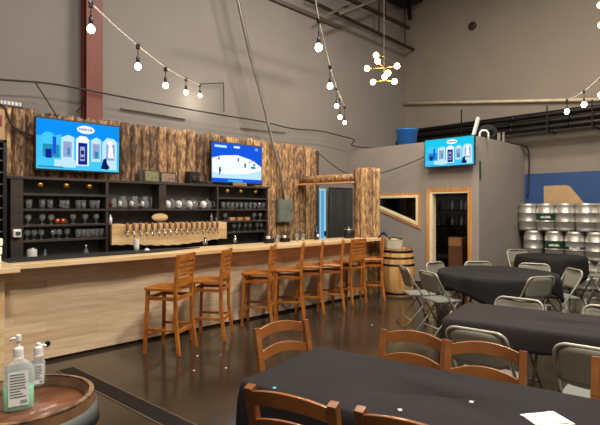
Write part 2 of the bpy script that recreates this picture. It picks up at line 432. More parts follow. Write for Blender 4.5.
part(MB().box((1.80,SB,.95),(5.85,SB+.012,1.996)), 'back_panel', W['shelfback'], sh)
cab = thing('back_counter', 'dark counter cabinet standing under the back bar shelving', 'cabinet', (1.6,6.5,0))
part(MB().box((1.25,6.35,.0),(5.9,6.90,.90)), 'body', W['shelf'], cab)
part(MB().box((1.22,6.32,.90),(5.93,6.90,.945)), 'worktop', W['black'], cab, .003)

# tap board
tb = thing('tap_wall', 'pale live edge slab carrying a row of chrome beer taps', 'taps', (3.8,6.5,0))
tb.location = (3.8,6.6,1.08)
xa, xb = 2.885, 4.85; m = MB(); n = 40; top = []; bot = []
for k in range(n+1):
    x = xa+(xb-xa)*k/n
    top.append((x, 6.60, 1.405+.008*math.sin(k*.9))); bot.append((x, 6.60, 1.115-.055*math.sin(PI*min(1,k/n*1.1)*.9)**2+.05*(k/n)*.3+.006*math.sin(k*1.7)))
vs = top+bot; N = n+1
m.add(vs+[(a,b+.05,c) for a,b,c in vs], [(k,k+1,N+k+1,N+k) for k in range(n)]+[(2*N+k,3*N+k,3*N+k+1,2*N+k+1) for k in range(n)]
      +[(k,2*N+k,2*N+k+1,k+1) for k in range(n)]+[(N+k,N+k+1,3*N+k+1,3*N+k) for k in range(n)]+[(0,N,3*N,2*N),(n,2*N+n,3*N+n,N+n)])
part(m, 'board', W['tap_board'], tb)
part(MB().box((2.90,6.65,1.13),(4.70,6.90,1.395)), 'tap_housing', W['shelfback'], tb)
for k in range(17):
    x = 3.08+(4.62-3.08)*k/16
    a = MB(); a.tube([(x,6.60,1.295),(x,6.54,1.295)], .011, 8); a.tube([(x,6.545,1.30),(x-.005,6.515,1.26),(x-.005,6.51,1.22)], .010, 8); a.lathe([(.016,0),(.016,.02)], (x,6.54,1.285), 10)
    f = part(a, 'faucet', W['chrome'], tb)
    h = MB().lathe([(.008,0),(.020,.03),(.024,.09),(.018,.115),(.001,.118)], (x,6.54,1.305), 10).build('tap_handle', W['taphandle'], f)

# glassware makers
def glass_mesh(kind):
    m = MB()
    if kind == 'pint': m.lathe([(.03,0),(.041,.12),(.038,.12),(.028,.01),(.001,.01)], n=14)
    elif kind == 'tulip': m.lathe([(.03,0),(.03,.004),(.005,.008),(.005,.04),(.034,.07),(.04,.095),(.032,.13),(.030,.13),(.036,.095),(.03,.07),(.001,.05)], n=14)
    elif kind == 'stem': m.lathe([(.034,0),(.034,.003),(.004,.006),(.004,.06),(.03,.08),(.036,.11),(.03,.15),(.028,.15),(.033,.11),(.001,.07)], n=14)
    return m
groups = [
 ('pint', [29,42,50,62,66.5,78,83,92,97], 1.607, 'clear pint glass on the second shelf down, left of the taps', 'pint glasses, left shelves'),
 ('tulip', [28,42,51,73,85,96], 1.405, 'stemmed tulip glass on the third shelf down, left shelves', 'tulip glasses, left shelves'),
 ('tulip', [27,34,41,53,59,67], 1.21, 'stemmed tulip glass left on the lowest left shelf', 'tulip glasses, lowest left shelf'),
 ('pint', [78,82.5,87,91.5,96,101], 1.21, 'short clear glass in the tight row ending the lowest left shelf', 'short glasses, lowest left shelf'),
 ('pint', [223,227.5,232,236.5,241,245.5,250,254.5,259,263], 1.607, 'clear pint glass in the tight row on the right shelves', 'pint glasses, right shelves'),
 ('tulip', [225,254,260], 1.405, 'stemmed glass beside the small boxes on the right shelves', 'stemmed glasses, right shelves'),
 ('stem', [234,239,245,250,257,261], 1.21, 'stemmed wine glass on the lowest right shelf', 'wine glasses, lowest right shelf')]
NM = {'pint':'pint_glass','tulip':'tulip_glass','stem':'wine_glass'}
protos = {k: glass_mesh(k) for k in NM}
gm = {}
for kind, xs, z, lab, grp in groups:
    for x in xs:
        p = on_Y(x, 200, 6.78); 
        if kind not in gm:
            o = protos[kind].build(NM[kind], W['glass']); gm[kind] = o.data
        else:
            o = bpy.data.objects.new(NM[kind], gm[kind]); COL.objects.link(o)
        o.location = (p.x, 6.78, z+tk/2+.0005); tag(o, lab, 'glass', grp)
# copper mugs
for x, lab in ((57,'left'),(62.5,'right')):
    p = on_Y(x,200,6.8); o = thing('copper_mug', 'copper mug among the stemmed glasses, the %s one of two' % lab, 'mug', (p.x,6.8,1.42), 0, 'copper mugs')
    MB().lathe([(.03,0),(.038,.03),(.034,.075),(.031,.075),(.035,.03),(.001,.006)], n=14).build('cup', W['copper'], o)
    MB().tube([(.034,0,.06),(.055,0,.055),(.055,0,.025),(.037,0,.02)], .004, 6).build('handle', W['brass'], o)
# pitchers with white print
def pitcher(x, Y, z, lab, grp, col='mug', sc=1):
    p = on_Y(x,200,Y); o = thing('pitcher', lab, 'pitcher', (p.x,Y,z+tk/2), -.6, grp); o.scale = (1.05,1.05,1.25)
    MB().lathe([(.04*sc,0),(.055*sc,.03*sc),(.055*sc,.08*sc),(.036*sc,.12*sc),(.044*sc,.15*sc),(.041*sc,.15*sc),(.033*sc,.12*sc),(.052*sc,.08*sc),(.052*sc,.03*sc),(.001,.01)], n=16).build('body', W['glass'], o)
    MB().tube([(.045*sc,0,.13*sc),(.09*sc,0,.12*sc),(.09*sc,0,.05*sc),(.055*sc,0,.035*sc)], .006, 6).build('handle', W['glass'], o)
    MB().lathe([(.0001,0),(.036*sc,0),(.036*sc,.002),(.0001,.003)], (-.032*sc,-.052*sc,.06*sc), 14, axis=(-.5,-.85,0)).build('emblem', W['white'] if col == 'mug' else W['red'], o)
for i, x in enumerate((123,134.5,145)):
    pitcher(x, 6.8, 1.607, ['left','middle','right'][i]+' of three tall glass pitchers with white emblem above the taps', 'tall pitchers above the taps')
pitcher(113.5, 6.8, 1.607, 'short glass jug with red emblem above the taps', None, 'red', .8)
for i, x in enumerate((172,183,193.5,207)):
    p = on_Y(x,200,6.8); o = thing('glass_teapot', ['leftmost','second','third','rightmost'][i]+' of four round glass teapots with white print', 'teapot', (p.x,6.8,1.6215), -.7, 'round teapots on the upper shelf'); o.scale = (1.25,1.25,1.4)
    MB().lathe([(.035,0),(.062,.03),(.064,.06),(.04,.095),(.03,.1),(.012,.105),(.012,.118),(.001,.12)], n=18).build('body', W['glass'], o)
    MB().lathe([(.0001,0),(.046,0),(.046,.002),(.0001,.003)], (-.045,-.064,.05), 14, axis=(-.3,-.95,0)).build('emblem', W['white'], o)
    MB().tube([(.05,0,.085),(.098,0,.08),(.098,0,.03),(.058,0,.025)], .006, 6).build('handle', W['glass'], o)
    MB().tube([(-.055,0,.04),(-.085,0,.07),(-.09,0,.09)], .007, 6).build('spout', W['glass'], o)
# brass cup lights under the top board
for i, (x, lab) in enumerate(((40,'left end of the left shelves'),(66,'middle of the left shelves'),(89,'right end of the left shelves'),(227,'left end of the right shelves'),(240.5,'middle of the right shelves'),(255,'right end of the right shelves'))):
    p = on_Y(x,185,6.78); o = thing('cup_light', 'round brass cup light under the top board, '+lab, 'light', (p.x,6.78,1.996))
    MB().lathe([(.022,-.02),(.025,0)], n=14).build('collar', W['hoop_dark'], o)
    MB().ball((0,0,-.058),.042,14).build('globe', W['brass'], o)
# boxes on right shelf
for i, x in enumerate((231,238.5,246)):
    p = on_Y(x,200,6.79)
    tag(MB().box((p.x-.055,6.74,1.42),(p.x+.055,6.82,1.475)).build('coaster_box', W['card'], bevel=.002), ['left','middle','right'][i]+' of three small brown boxes on the right bar shelves', 'box', 'brown boxes on the right shelves')
def simple_bottle(name, x, Y, z, h, r, mt, lab, cat='bottle', capm=None):
    p = on_Y(x,200,Y); o = thing(name, lab, cat, (p.x,Y,z))
    MB().lathe([(r,0),(r,h*.6),(r*.35,h*.75),(r*.33,h*.95)], n=14).build('body', mt, o)
    MB().lathe([(r*.42,h*.93),(r*.42,h)], n=12).build('cap', capm or W['black'], o); return o
simple_bottle('bottle', 110.5, 6.72, 1.40, .15, .022, W['white'], 'small white bottle standing at the left end of the tap slab')
simple_bottle('bottle', 211.5, 6.72, 1.40, .16, .024, W['glass'], 'clear bottle standing at the right end of the tap slab')
simple_bottle('bottle', 217, 6.72, 1.40, .12, .02, W['white'], 'small white bottle at the right end of the tap slab')
p = on_Y(160.5,217,6.74)
tag(MB().lathe([(.0001,-.012),(.075,-.012),(.078,0),(.075,.012),(.0001,.012)], (0,0,0), 22, axis=(0,-1,0)).build('wood_slice', W['tap_board'], loc=(p.x,6.76,1.395+.066)), 'oval bark-edged wood slice standing above the taps', 'ornament')
bpy.data.objects['wood_slice'].scale = (1.75,1,.85)
bpy.data.objects['wood_slice'].location.z = 1.425+.078*.85
# small jug, cup and tower on the lowest left places
simple_bottle('bottle', 86, 6.6, .945, .19, .03, W['glass'], 'clear bottle with white top on the back counter at left', capm=W['white'])
o = thing('glass_jar', 'square ribbed glass jar on the back counter at left', 'jar', (on_Y(32,250,6.7).x,6.7,.945))
MB().lathe([(.055,0),(.06,.02),(.06,.15),(.05,.17)], n=10).build('body', W['mug'], o); MB().lathe([(.05,.165),(.05,.185)], n=12).build('lid', W['chrome'], o)
simple_bottle('bottle', 45, 6.7, .945, .17, .018, W['glass'], 'thin clear bottle beside the ribbed jar on the back counter')
# things on top board
def picture(x, lab, mt, w=.17, h=.2):
    p = on_Y(x,175,6.86); o = thing('picture_frame', lab, 'picture', (p.x,6.86,2.031))
    o.rotation_euler = (-.1,0,0)
    MB().box((-w/2,-.01,0),(w/2,.01,h)).build('frame', W['fram'], o, .003); MB().box((-w/2+.02,-.013,.02),(w/2-.02,-.010,h-.02)).build('picture', mt, o)
picture(152, 'small framed green picture standing on the shelving top', W['fram_a'], .26,.19)
picture(168.5, 'small framed brown picture standing on the shelving top', W['fram_b'], .28,.17)
picture(141, 'narrow dark frame standing left of the green picture', W['fram'], .08,.19)
o = thing('loudspeaker', 'small black loudspeaker on the shelving beside the right screen', 'speaker', (on_Y(192,175,6.82).x,6.82,2.031))
MB().box((-.09,-.08,0),(.09,.08,.2)).build('cabinet', W['black'], o, .006); MB().lathe([(.055,0),(.06,.006),(.02,.002)], (0,-.08,.08), 18, axis=(0,-1,0)).build('driver', W['rubber'], o)
o = thing('name_plaque', 'small brown carved wooden plaque below the hockey screen', 'sign', (on_Y(239,184,6.78).x,6.76,2.031))
MB().box((-.15,-.012,0),(.15,.012,.055)).build('board', W['card'], o, .003)
m = MB(); r = random.Random(4)
for k in range(8): m.box((-.13+k*.033,-.015,.018),(-.13+k*.033+r.uniform(.008,.02),-.0125,.038))
m.build('carving', W['brownbox'], o)
o = thing('tv_stand_base', 'black base of the set-top unit beside the hockey screen', 'box', (on_Y(206,180,6.8).x,6.8,2.031)); MB().box((-.17,-.07,0),(.12,.07,.05)).build('case', W['black'], o, .004); MB().box((-.02,-.072,.018),(.05,-.0705,.03)).build('front_window', W['shelfback'], o)

# ---------- televisions ----------
sc = {
 'blue': emit_mat('screen blue', (14,146,246), 1.0), 'cyan': emit_mat('screen cyan', (70,200,250), 1), 'pale': emit_mat('screen pale', (190,232,250), 1),
 'white': emit_mat('screen white', (244,250,255), 1), 'navy': emit_mat('screen navy', (20,40,150), .9), 'ink': emit_mat('screen ink', (16,40,110), .7),
 'lilac': emit_mat('screen lilac', (160,170,220), .9), 'deep': emit_mat('screen deep blue', (24,90,230), .95), 'teal': emit_mat('screen teal', (40,150,190), .9), 'sk': emit_mat('screen sky', (60,190,250), 1.05),
 'tq': emit_mat('screen turquoise', (30,196,230), 1.05)}
SK = list(sc); SM = list(sc.values())
def tv(name, label, loc, rz, w, h, art, tilt=0, bez=.018, brk=.12):
    o = thing(name, label, 'television', loc, rz); o.rotation_euler = (tilt,0,rz)
    MB().box((-w/2,0,-h/2),(w/2,.045,h/2)).box((-w*.3,.04,-h*.3),(w*.3,.08,h*.3)).build('case', W['black'], o, .005)
    m = MB()
    sw, shh = w-2*bez, h-2*bez-.01
    for k, (c, poly) in enumerate([('bg', [(0,0),(1,0),(1,1),(0,1)])]+art):
        m.cur = SK.index(c if c != 'bg' else art[0][0])
        y = -.0012-.00018*k
        pts = [(-sw/2+u*sw, y, -h/2+bez+.008+v*shh) for u, v in poly]
        m.add(pts, [tuple(range(len(pts)))])
    m.build('screen', SM, o)
    MB().box((-.015,-.002,-h/2+.003),(.015,0,-h/2+.012)).build('maker_badge', W['chrome'], o)
    MB().beam((0,.07,0),(0,brk,0), w*.3, h*.3, side=(1,0,0)).build('wall_bracket', W['darkmetal'], o)
    return o
def rc(c, a, b, x, y): return (c, [(a,b),(x,b),(x,y),(a,y)])
def ell(c, cx, cy, rx, ry, n=20): return (c, [(cx+rx*math.cos(2*PI*k/n), cy+ry*math.sin(2*PI*k/n)) for k in range(n)])
r = random.Random(3)
def street(bgc='blue'):
    A = [rc(bgc,0,0,1,1), rc('sk' if bgc=='blue' else 'tq',0,.08,1,.66), rc('cyan',0,0,1,.2)]
    A += [('cyan',[(.06,.2),(.06,.68),(.10,.74),(.16,.74),(.2,.68),(.28,.72),(.28,.2)]), ('pale',[(.28,.2),(.28,.66),(.36,.72),(.43,.68),(.43,.2)]),
          ('white',[(.455,.1),(.455,.66),(.50,.72),(.57,.72),(.61,.66),(.61,.1)]), ('pale',[(.64,.2),(.64,.66),(.70,.72),(.76,.68),(.76,.2)]), ('pale',[(.78,.04),(.78,.62),(.84,.74),(.93,.72),(.97,.66),(.97,.04)])]
    A += [rc('teal',.07,.24,.26,.5), rc('deep',.18,.30,.22,.66), rc('navy',.10,.22,.17,.4), rc('lilac',.30,.26,.40,.58), rc('teal',.35,.3,.38,.46), rc('navy',.478,.12,.590,.58), rc('lilac',.50,.2,.56,.5), rc('ink',.505,.24,.555,.28),
          rc('ink',.51,.34,.55,.42), rc('lilac',.655,.26,.745,.58), rc('teal',.68,.28,.73,.42), rc('lilac',.83,.25,.94,.6), rc('ink',.86,.4,.93,.44), rc('pale',.2,.05,.45,.2), rc('teal',.02,.03,.3,.06)]
    A += [ell('white',.57,.86,.11,.085)]
    for k in range(9): A.append(rc('ink',.485+k*.019,.84,.485+k*.019+r.uniform(.007,.014),.885))
    A += [('ink',[(.76,.06),(.79,.26),(.83,.3),(.84,.18),(.88,.08),(.84,.04)]), ell('white',.88,.62,.035,.06), ('white',[(.85,.3),(.86,.56),(.91,.56),(.93,.3)])]
    return A
rink = [rc('deep',0,0,1,1), rc('blue',0,.1,1,.2), rc('deep',0,.66,1,1), ('white',[(0,.12),(0,.6),(.2,.68),(.5,.72),(.8,.62),(1,.45),(1,.12)]), ('pale',[(.0,.1),(0,.25),(.3,.2),(.7,.24),(1,.36),(1,.1)]),
        rc('pale',.05,.88,.28,.94), rc('white',.42,.9,.54,.95), rc('deep',.0,.74,1,.78), rc('lilac',.86,.88,.92,.95), ell('ink',.15,.3,.02,.06), rc('ink',.135,.18,.15,.3), rc('teal',.13,.34,.17,.38),
        ell('ink',.51,.6,.014,.05), ell('ink',.65,.47,.017,.06), rc('ink',.635,.4,.65,.5), ell('navy',.13,.6,.014,.04), ell('teal',.82,.42,.055,.035), ell('deep',.74,.56,.012,.03), ell('deep',.79,.6,.012,.03), ell('ink',.84,.5,.03,.02), rc('sk',.3,.02,.6,.06)]
tv('television', 'left wall screen over the bar showing a blue street scene', (2.525,6.80,2.475), -.02, 1.125,.70, street(), tilt=.02, brk=.142)
tv('television', 'wall screen over the bar showing a hockey rink', ((4.664+5.797)/2,6.79,2.42), 0, 1.13,.72, rink)
tv('television', 'smaller wall screen above the doorway at the far end', (8.78,4.63,2.745), -PI/2-.0, 1.07,.585, street('tq'), tilt=0, brk=.219)

# ---------- electric panel, conduit, wall strips ----------
a = on_Y(277,199,6.9); b = on_Y(291,222,6.9)
o = thing('electric_panel', 'grey green electric panel box on the log wall', 'panel', (a.x,6.85,b.z))
w = b.x-a.x; h = 1.83-b.z if False else on_Y(284,199,6.9).z-b.z
MB().box((0,0,0),(w,.10,h)).build('enclosure', W['panelgrey'], o, .004); MB().box((.02,-.006,.02),(w-.02,0,h-.02)).build('door', W['panelgrey'], o, .002); MB().box((w-.05,-.014,h*.45),(w-.035,-.006,h*.55)).build('latch', W['black'], o)
pts = [on_Y(283.5,199,6.86), on_Y(282.5,185,6.86), on_Y(280,170,6.86), on_Y(272.5,143,6.86), on_Y(265,110,6.86), on_Y(250,55,6.86), on_Y(238,2,6.86), on_Y(229,-40,6.86)]
pts[0].z += .0
cd = MB().tube(pts, .027, 10).build('conduit', W['conduit']); tag(cd, 'long slanting metal conduit rising from the electric panel', 'conduit')
m = MB(); m.tube([p+Vector((.06,.03,0)) for p in pts[4:]], .010, 6); tag(m.build('conduit', W['darkmetal']), 'thin dark conduit running beside the slanting metal one', 'conduit')
def wallbar(x0,y0,x1,y1,lab,th=.03,Y=7.27,mt='rail'):
    a = on_Y(x0,y0,Y); b = on_Y(x1,y1,Y); tag(MB().beam(a,b,.03,th*.45,side=(0,1,0)).build('wall_rail', W[mt]), lab, 'rail')
wallbar(121,108,186,118.5,'flat dark rail on the long wall above the log slabs, left',.04,mt='conduit')
wallbar(241,127.5,286,132.5,'short thin rail on the long wall crossed by the conduit',.02,mt='conduit')
o = thing('wall_sign', 'narrow white lettered strip on the wall at far left', 'sign', on_Y(4,102.5,7.26), 0)
MB().box((-.5,0,-.035),(.25,.02,.035)).build('board', W['wall'], o)
m = MB(); r = random.Random(9); x = -.47
while x < .2:
    ww = r.uniform(.02,.045); m.box((x,-.004,-.02),(x+ww,0,.025)); x += ww+.012
m.build('lettering', W['white'], o)

# cables
def cable(name, pts, rr, mt, lab, cat='cable'):
    P_ = [Vector(p) for p in pts]; out = []
    for i in range(len(P_)-1):
        p0 = P_[max(i-1,0)]; p1 = P_[i]; p2 = P_[i+1]; p3 = P_[min(i+2,len(P_)-1)]
        for k in range(6):
            t = k/6; out.append(.5*((2*p1)+(p2-p0)*t+(2*p0-5*p1+4*p2-p3)*t*t+(3*p1-p0-3*p2+p3)*t**3))
    out.append(P_[-1])
    return tag(MB().tube(out, rr, 6).build(name, W[mt]), lab, cat)
Yc = 7.02
cable('cable', [on_Y(x,y,Yc) for x,y in ((-20,76),(0,79.5),(35,82),(60,85),(100,92.5),(160,104),(222,115),(262,121.5),(292,128.5),(320,131),(345,137),(354,140),(375,148))][:-1]+[Vector((8.9,7.1,3.1)),Vector((9.6,6.6,3.06))], .013, 'wire_b', 'long black cable sagging along the wall over both bar screens')
cable('cable', [on_Y(x,y,6.93) for x,y in ((35,82),(46,99),(58,118))], .010, 'wire_b', 'black cable dropping from the long cable to the left screen')
cable('cable', [on_Y(x,y,6.9) for x,y in ((0,104),(5,108),(8,117),(14,127),(30,135),(38,139))], .014, 'wire_b', 'thick black cable looping across the logs at far left')
cable('cable', [Vector((7.50,6.93,2.80)), on_X(340,170,8.0), on_X(356,175,8.3), on_X(375,174.5,8.6), on_X(400,167,8.8), on_X(424,157,8.85)], .010, 'wire_b', 'black cable swagged from the log wall to the far screen')
cable('cable', [on_Y(200,84,7.24), on_Y(212,83.5,7.24), on_Y(223,83,7.24), on_Y(223.6,84,7.24), on_Y(223.8,95,7.24), on_Y(224,112,7.24)], .009, 'wire_b', 'thin dark cord going down the wall from the left string lights')
cable('cable', [on_Y(85,97,7.2)+Vector((-.02,0,0)), on_Y(82,105,7.2), on_Y(76,112,7.2)], .008, 'wire_b', 'short thin cable curving beside the steel column')

# string lights
def string(label, wires, bulbs, mt, br=.030, power=7, hangs=None):
    base = at_d(*bulbs[0]); o = thing('string_lights', label, 'string lights', base)
    P_ = [at_d(*w)-base for w in wires]
    MB().tube(P_, .0055, 6).build('wire', W[mt], o)
    for i, b in enumerate(bulbs):
        c = at_d(*b)-base; hl = hangs[i]
        s = MB(); s.tube([c+Vector((0,0,hl)), c+Vector((0,0,.085))], .005, 6); s.lathe([(.014,.035),(.018,.05),(.018,.085),(.012,.095)], c, 10); s.box(c+Vector((-.014,-.014,hl-.03)), c+Vector((.014,.014,hl+.02)))
        so = s.build('socket', W['black'], o)
        bb = MB(); bb.ball(c, br, 14, 1.15); bb.build('bulb', W['bulb'], so)
        l = bpy.data.lights.new('bulb_glow','POINT'); l.energy = power; l.color = (1,.9,.74); l.shadow_soft_size = .05
        lo = bpy.data.objects.new('bulb_glow', l); COL.objects.link(lo); lo.location = base+c-Vector((0,0,.07))
string('string of five hanging bulbs on white wire at upper left', [(84,-12,3.6),(91,3,3.8),(113,24,4.25),(137,45,4.7),(152,57,5.1),(165,67,5.5),(176,74,6.0),(186,79,6.6),(200,85,8.2)],
       [(91,29,3.8),(138,66.5,4.7),(165.5,85.5,5.5),(186,92.5,6.6),(200,95.5,8.2)], 'wire_w', hangs=[.2,.2,.19,.185,.18])
string('string of five bulbs on white wire hanging at upper centre', [(314,-8,4.3),(319,20,4.6),(325,45,5.2),(330,66,6.0),(336.5,88,7.4),(342,101,8.6),(346,108,9.8)],
       [(318.7,47.5,4.6),(330,86,6.0),(336.6,106,7.4),(340,117,8.4),(344.6,122.5,9.4)], 'wire_w', br=.034, hangs=[.26,.24,.26,.30,.30])
string('string of bulbs on white wire above the black pipes at right', [(606,72,7.0),(598,79,7.2),(590,86,7.4),(584,91,7.6),(576,96,7.9),(566.5,99.5,8.3)],
       [(584,104.5,7.6),(567,111.5,8.3),(601,95,7.2)], 'wire_w', br=.040, hangs=[.21,.2,.23])

# chandeliers
def chandelier(label, cpx, d, arms, gz):
    c = at_d(cpx[0], cpx[1], d); o = thing('chandelier', label, 'chandelier', c)
    MB().tube([(0,0,ZC-c.z),(0,0,-.22)], .005, 8).build('rod', W['conduit'], o)
    MB().lathe([(.06,ZC-c.z-.03),(.06,ZC-c.z)], n=16).build('canopy', W['brass'], o)
    for (x, y, dd) in arms:
        p = at_d(x, y, d+dd)-c
        zc = min((g for g in gz), key=lambda g: abs(g-p.z))
        a = MB().tube([(0,0,zc), p*.9+Vector((0,0,zc*.1))], .008, 6).build('arm', W['brass'], o)
        MB().ball(p, .047, 14, 1.0).build('bulb', W['bulbwarm'], a)
    l = bpy.data.lights.new('chandelier_glow','POINT'); l.energy = 60; l.color = (1,.82,.56); l.shadow_soft_size = .3
    lo = bpy.data.objects.new('chandelier_glow', l); COL.objects.link(lo); lo.location = c+Vector((0,0,-.4))
chandelier('brass chandelier with eight globe bulbs hanging at upper centre', (384,68), 8.0, [(376,55,.25),(377.5,61,-.25),(367,68.5,.1),(397,66,-.1),(388,73,-.3),(384.5,77,.3),(373,82,.2),(394.5,81.5,-.2)], (.19,0,-.2))
chandelier('second brass chandelier half out of frame at the right edge', (608,16), 8.0, [(600,5,.1),(601,25,-.1),(616,6,.2),(617,26,-.2),(609,34,.3)], (.19,0,-.15))

# ceiling rails and braces
def rail(x0,y0,x1,y1,Y0,Y1,lab,th=.06,mt='rail'):
    a = on_Y(x0,y0,Y0); b = on_Y(x1,y1,Y1); tag(MB().beam(a,b,th,th).build('ceiling_rail', W[mt]), lab, 'rail'); return a, b
rail(300,-4,414,50,6.99,6.99,'long dark steel rail hanging under the ceiling, lower one',.055)
rail(322,-14,409,28,6.7,6.7,'long dark steel rail hanging under the ceiling, higher one',.07)
rail(258,-7,340,27.5,6.0,6.0,'short heavy rail below the ceiling, near the conduit',.065)
def brace(p,q,lab,th=.03,mt='conduit',nm='brace'):
    tag(MB().beam(p,q,th,th).build(nm, W[mt]), lab, 'brace')
brace(on_Y(321,17,6.95), on_Y(321,17,6.95).lerp(on_Y(382,-8,6.95),1.75), 'pale thin brace crossing the ceiling rails, left one', .05)
brace(on_Y(340,13.5,6.6), on_Y(340,13.5,6.6).lerp(on_Y(402,-10,6.6),1.75), 'pale thin brace crossing the ceiling rails, right one', .05)
for i,(x,y) in enumerate(((379,32),(385.5,14),(405,45))):
    a = on_Y(x,y,6.99 if i != 1 else 6.7); tag(MB().beam(a, Vector((a.x,a.y,ZC)), .02,.02).build('hanger_rod', W['rail']), ['thin drop rod on the lower ceiling rail, left','thin drop rod on the higher ceiling rail','thin drop rod on the lower ceiling rail, right'][i], 'rod')
a = on_X(405,-4,10.8); tag(MB().box((a.x-.35,a.y-.3,a.z-.15),(a.x+.35,a.y+.3,ZC)).beam((a.x,a.y-.1,a.z-.1),(a.x,a.y-.15,a.z-.65),.08,.08).build('ceiling_duct', W['darkmetal']), 'dark duct box under the ceiling at upper centre', 'duct')

# pipes at the far wall
a = on_X(402,103.5,11.28); b = on_X(606,99.4,11.28); m = MB(); m.tube([a,b],.036,10)
tag(m.build('drain_pipe', W['cream_pipe']), 'cream pipe running across the far wall above the black pipes', 'pipe')
for i,(zz,xx,y1,dz) in enumerate(((3.645,11.0,7.2,0),(3.49,10.93,7.2,0),(3.35,10.86,7.2,0))):
    m = MB(); m.tube([(xx,y1,zz),(xx,4.7,zz-.0),(xx,2.5,zz),(xx,-4.1,zz)], .070, 10)
    for yy in (4.2,3.0,1.2): m.lathe([(.075,0),(.075,.06)], (xx,yy,zz), 12, axis=(0,1,0))
    tag(m.build('black_pipe', W['darkmetal']), ['uppermost','middle','lowest'][i]+' of three thick black pipes along the far wall', 'pipe', 'black pipes')
for i, yy in enumerate((5.35,3.45,2.62)):
    m = MB(); m.beam((10.77,yy,3.24),(10.77,yy,(3.98,3.78,3.78)[i]),.022,.022); m.beam((10.78,yy,3.26),(11.3,yy,3.26),.03,.03)
    tag(m.build('pipe_hanger', W['darkmetal']), ['left','middle','right'][i]+' dark hanger bracket holding the black pipes', 'bracket')
# bracket, coil and hose junk on the small room roof
m = MB(); m.beam(at_d(472.5,139,9.9),at_d(478.5,117.5,9.9),.07,.05)
tag(m.build('white_strut', W['white']), 'leaning white strut on the small room roof', 'strut')
c = at_d(488,133.5,10.3)
m = MB()
for k in range(4):
    rr = .17-.03*k; m.tube([c+Vector((math.cos(a_/10*PI)*rr*.8,(-math.cos(a_/10*PI))*rr*.8-.02*k,math.sin(a_/10*PI)*rr)) for a_ in range(21)], .028, 8, cap=False)
tag(m.build('hose_coil', W['rubber']), 'coil of black hose beside the white strut', 'hose')
c = at_d(484,134,9.4); m = MB()
m.tube([c+Vector((0,0,-.13))+Vector((-.06,.06,0)), c+Vector((-.06,.06,.02)), c+Vector((-.03,.03,.07)), c+Vector((.03,-.03,.07)), c+Vector((.06,-.06,.02)), c+Vector((.06,-.06,-.13))], .018, 8)
tag(m.build('pipe_bend', W['white']), 'white U-shaped pipe bend in front of the black hose coil', 'pipe')
c = at_d(499,138.5,10.2); m = MB(); m.box(c+Vector((-.02,-.03,-.12)),c+Vector((.02,.03,.12))); m.box(c+Vector((-.02,-.12,-.1)),c+Vector((.02,-.08,.12)))
tag(m.build('pipe_clip', W['conduit']), 'pair of pale uprights on the small room roof edge', 'clip')
cable('cable', [Vector((10.6,4.5,3.25)),Vector((10.9,4.25,3.1)),Vector((11.15,4.0,3.0)),Vector((11.25,3.98,2.7)),Vector((11.27,4.0,2.3)),Vector((11.27,4.02,1.9))], .018, 'wire_b', 'dark cable curving down at the small room rear corner')
# blue tub
c = Vector((9.35,5.86,ZB)); c = at_d(407,145,9.36/(R2*(1+107/480))); c = Vector((9.40,0,0)); c = Vector((9.34,9.34*(1-107/480)/(1+107/480),ZB+.001))
tb_ = thing('blue_tub', 'blue plastic tub on the roof edge of the small room', 'tub', c)
MB().lathe([(.2,0),(.24,.34),(.255,.345),(.255,.37),(.225,.37),(.19,.02),(.001,.02)], n=28).build('tub', W['bluetub'], tb_)
MB().lathe([(.21,.30),(.17,.33),(.001,.34)], n=20).build('contents', W['black'], tb_)
# green exit marker and smoke alarm
tag(MB().box((XB+.0,YS-.02,2.2),(XB+.06,YS,2.55)).build('wall_marker', W['green'], bevel=.003), 'narrow green box on the corner of the small room', 'box')
a = on_X(472.5,26,XF-.02); tag(MB().lathe([(.10,0),(.09,.04),(.05,.05)], a, 18, axis=(-1,0,0)).build('smoke_alarm', W['rail']), 'small dark round sensor high on the far wall', 'sensor')
# curtain
m = MB(); n = 60; x0,x1 = 8.14,8.97; vs = []
for k in range(n+1):
    x = x0+(x1-x0)*k/n; y = 7.2+.03*math.sin(k*1.1)
    vs += [(x,y,.03),(x,y,2.09),(x,y+.006,.03),(x,y+.006,2.09)]
fs = []
for k in range(n): a=4*k; b=a+4; fs += [(a,b,b+1,a+1),(a+2,a+3,b+3,b+2)]
m.add(vs,fs,True); ct = thing('curtain', 'dark green curtain hanging beside the glass door', 'curtain', (8.5,7.2,0)); part(m,'fabric',W['curtain'],ct)
part(MB().tube([(8.12,7.2,2.1),(8.98,7.2,2.1)],.012,8),'curtain_rod',W['darkmetal'],ct)

# left dark rack, dispenser and poster
rk = thing('bottle_rack', 'dark rack with grey shelves at the left edge behind the bar', 'rack', (1.2,6.7,.945))
m = MB(); m.box((.05,0,0),(.09,.22,1.52)); m.box((.38,0,0),(.42,.22,1.52)); m.box((-.4,0,0),(-.36,.22,1.52)); m.box((-.4,.2,0),(.42,.215,1.52)); m.box((-.4,0,1.49),(.42,.22,1.52)); m.build('frame', W['black'], rk)
for k in range(10): MB().box((-.36,.01,.1+k*.145),(.38,.2,.115+k*.145)).build('rack_shelf', W['hoop'], rk)
o = thing('paper_dispenser', 'small white dispenser on the dark shelf post at left', 'dispenser', (1.72,6.70,1.27)); MB().box((-.045,-.06,0),(.045,0,.10)).build('case', W['white'], o, .01); MB().box((-.02,-.066,.025),(.035,-.0605,.07)).build('opening', W['shelfback'], o)
o = thing('wall_poster', 'red and tan poster on the logs at the left edge', 'poster', on_Y(2,125,6.9)); MB().box((-.3,0,-.2),(.03,.02,.2)).build('sheet', W['tan'], o); MB().box((-.3,-.003,-.02),(.0,0,.12)).build('red_block', W['red'], o)
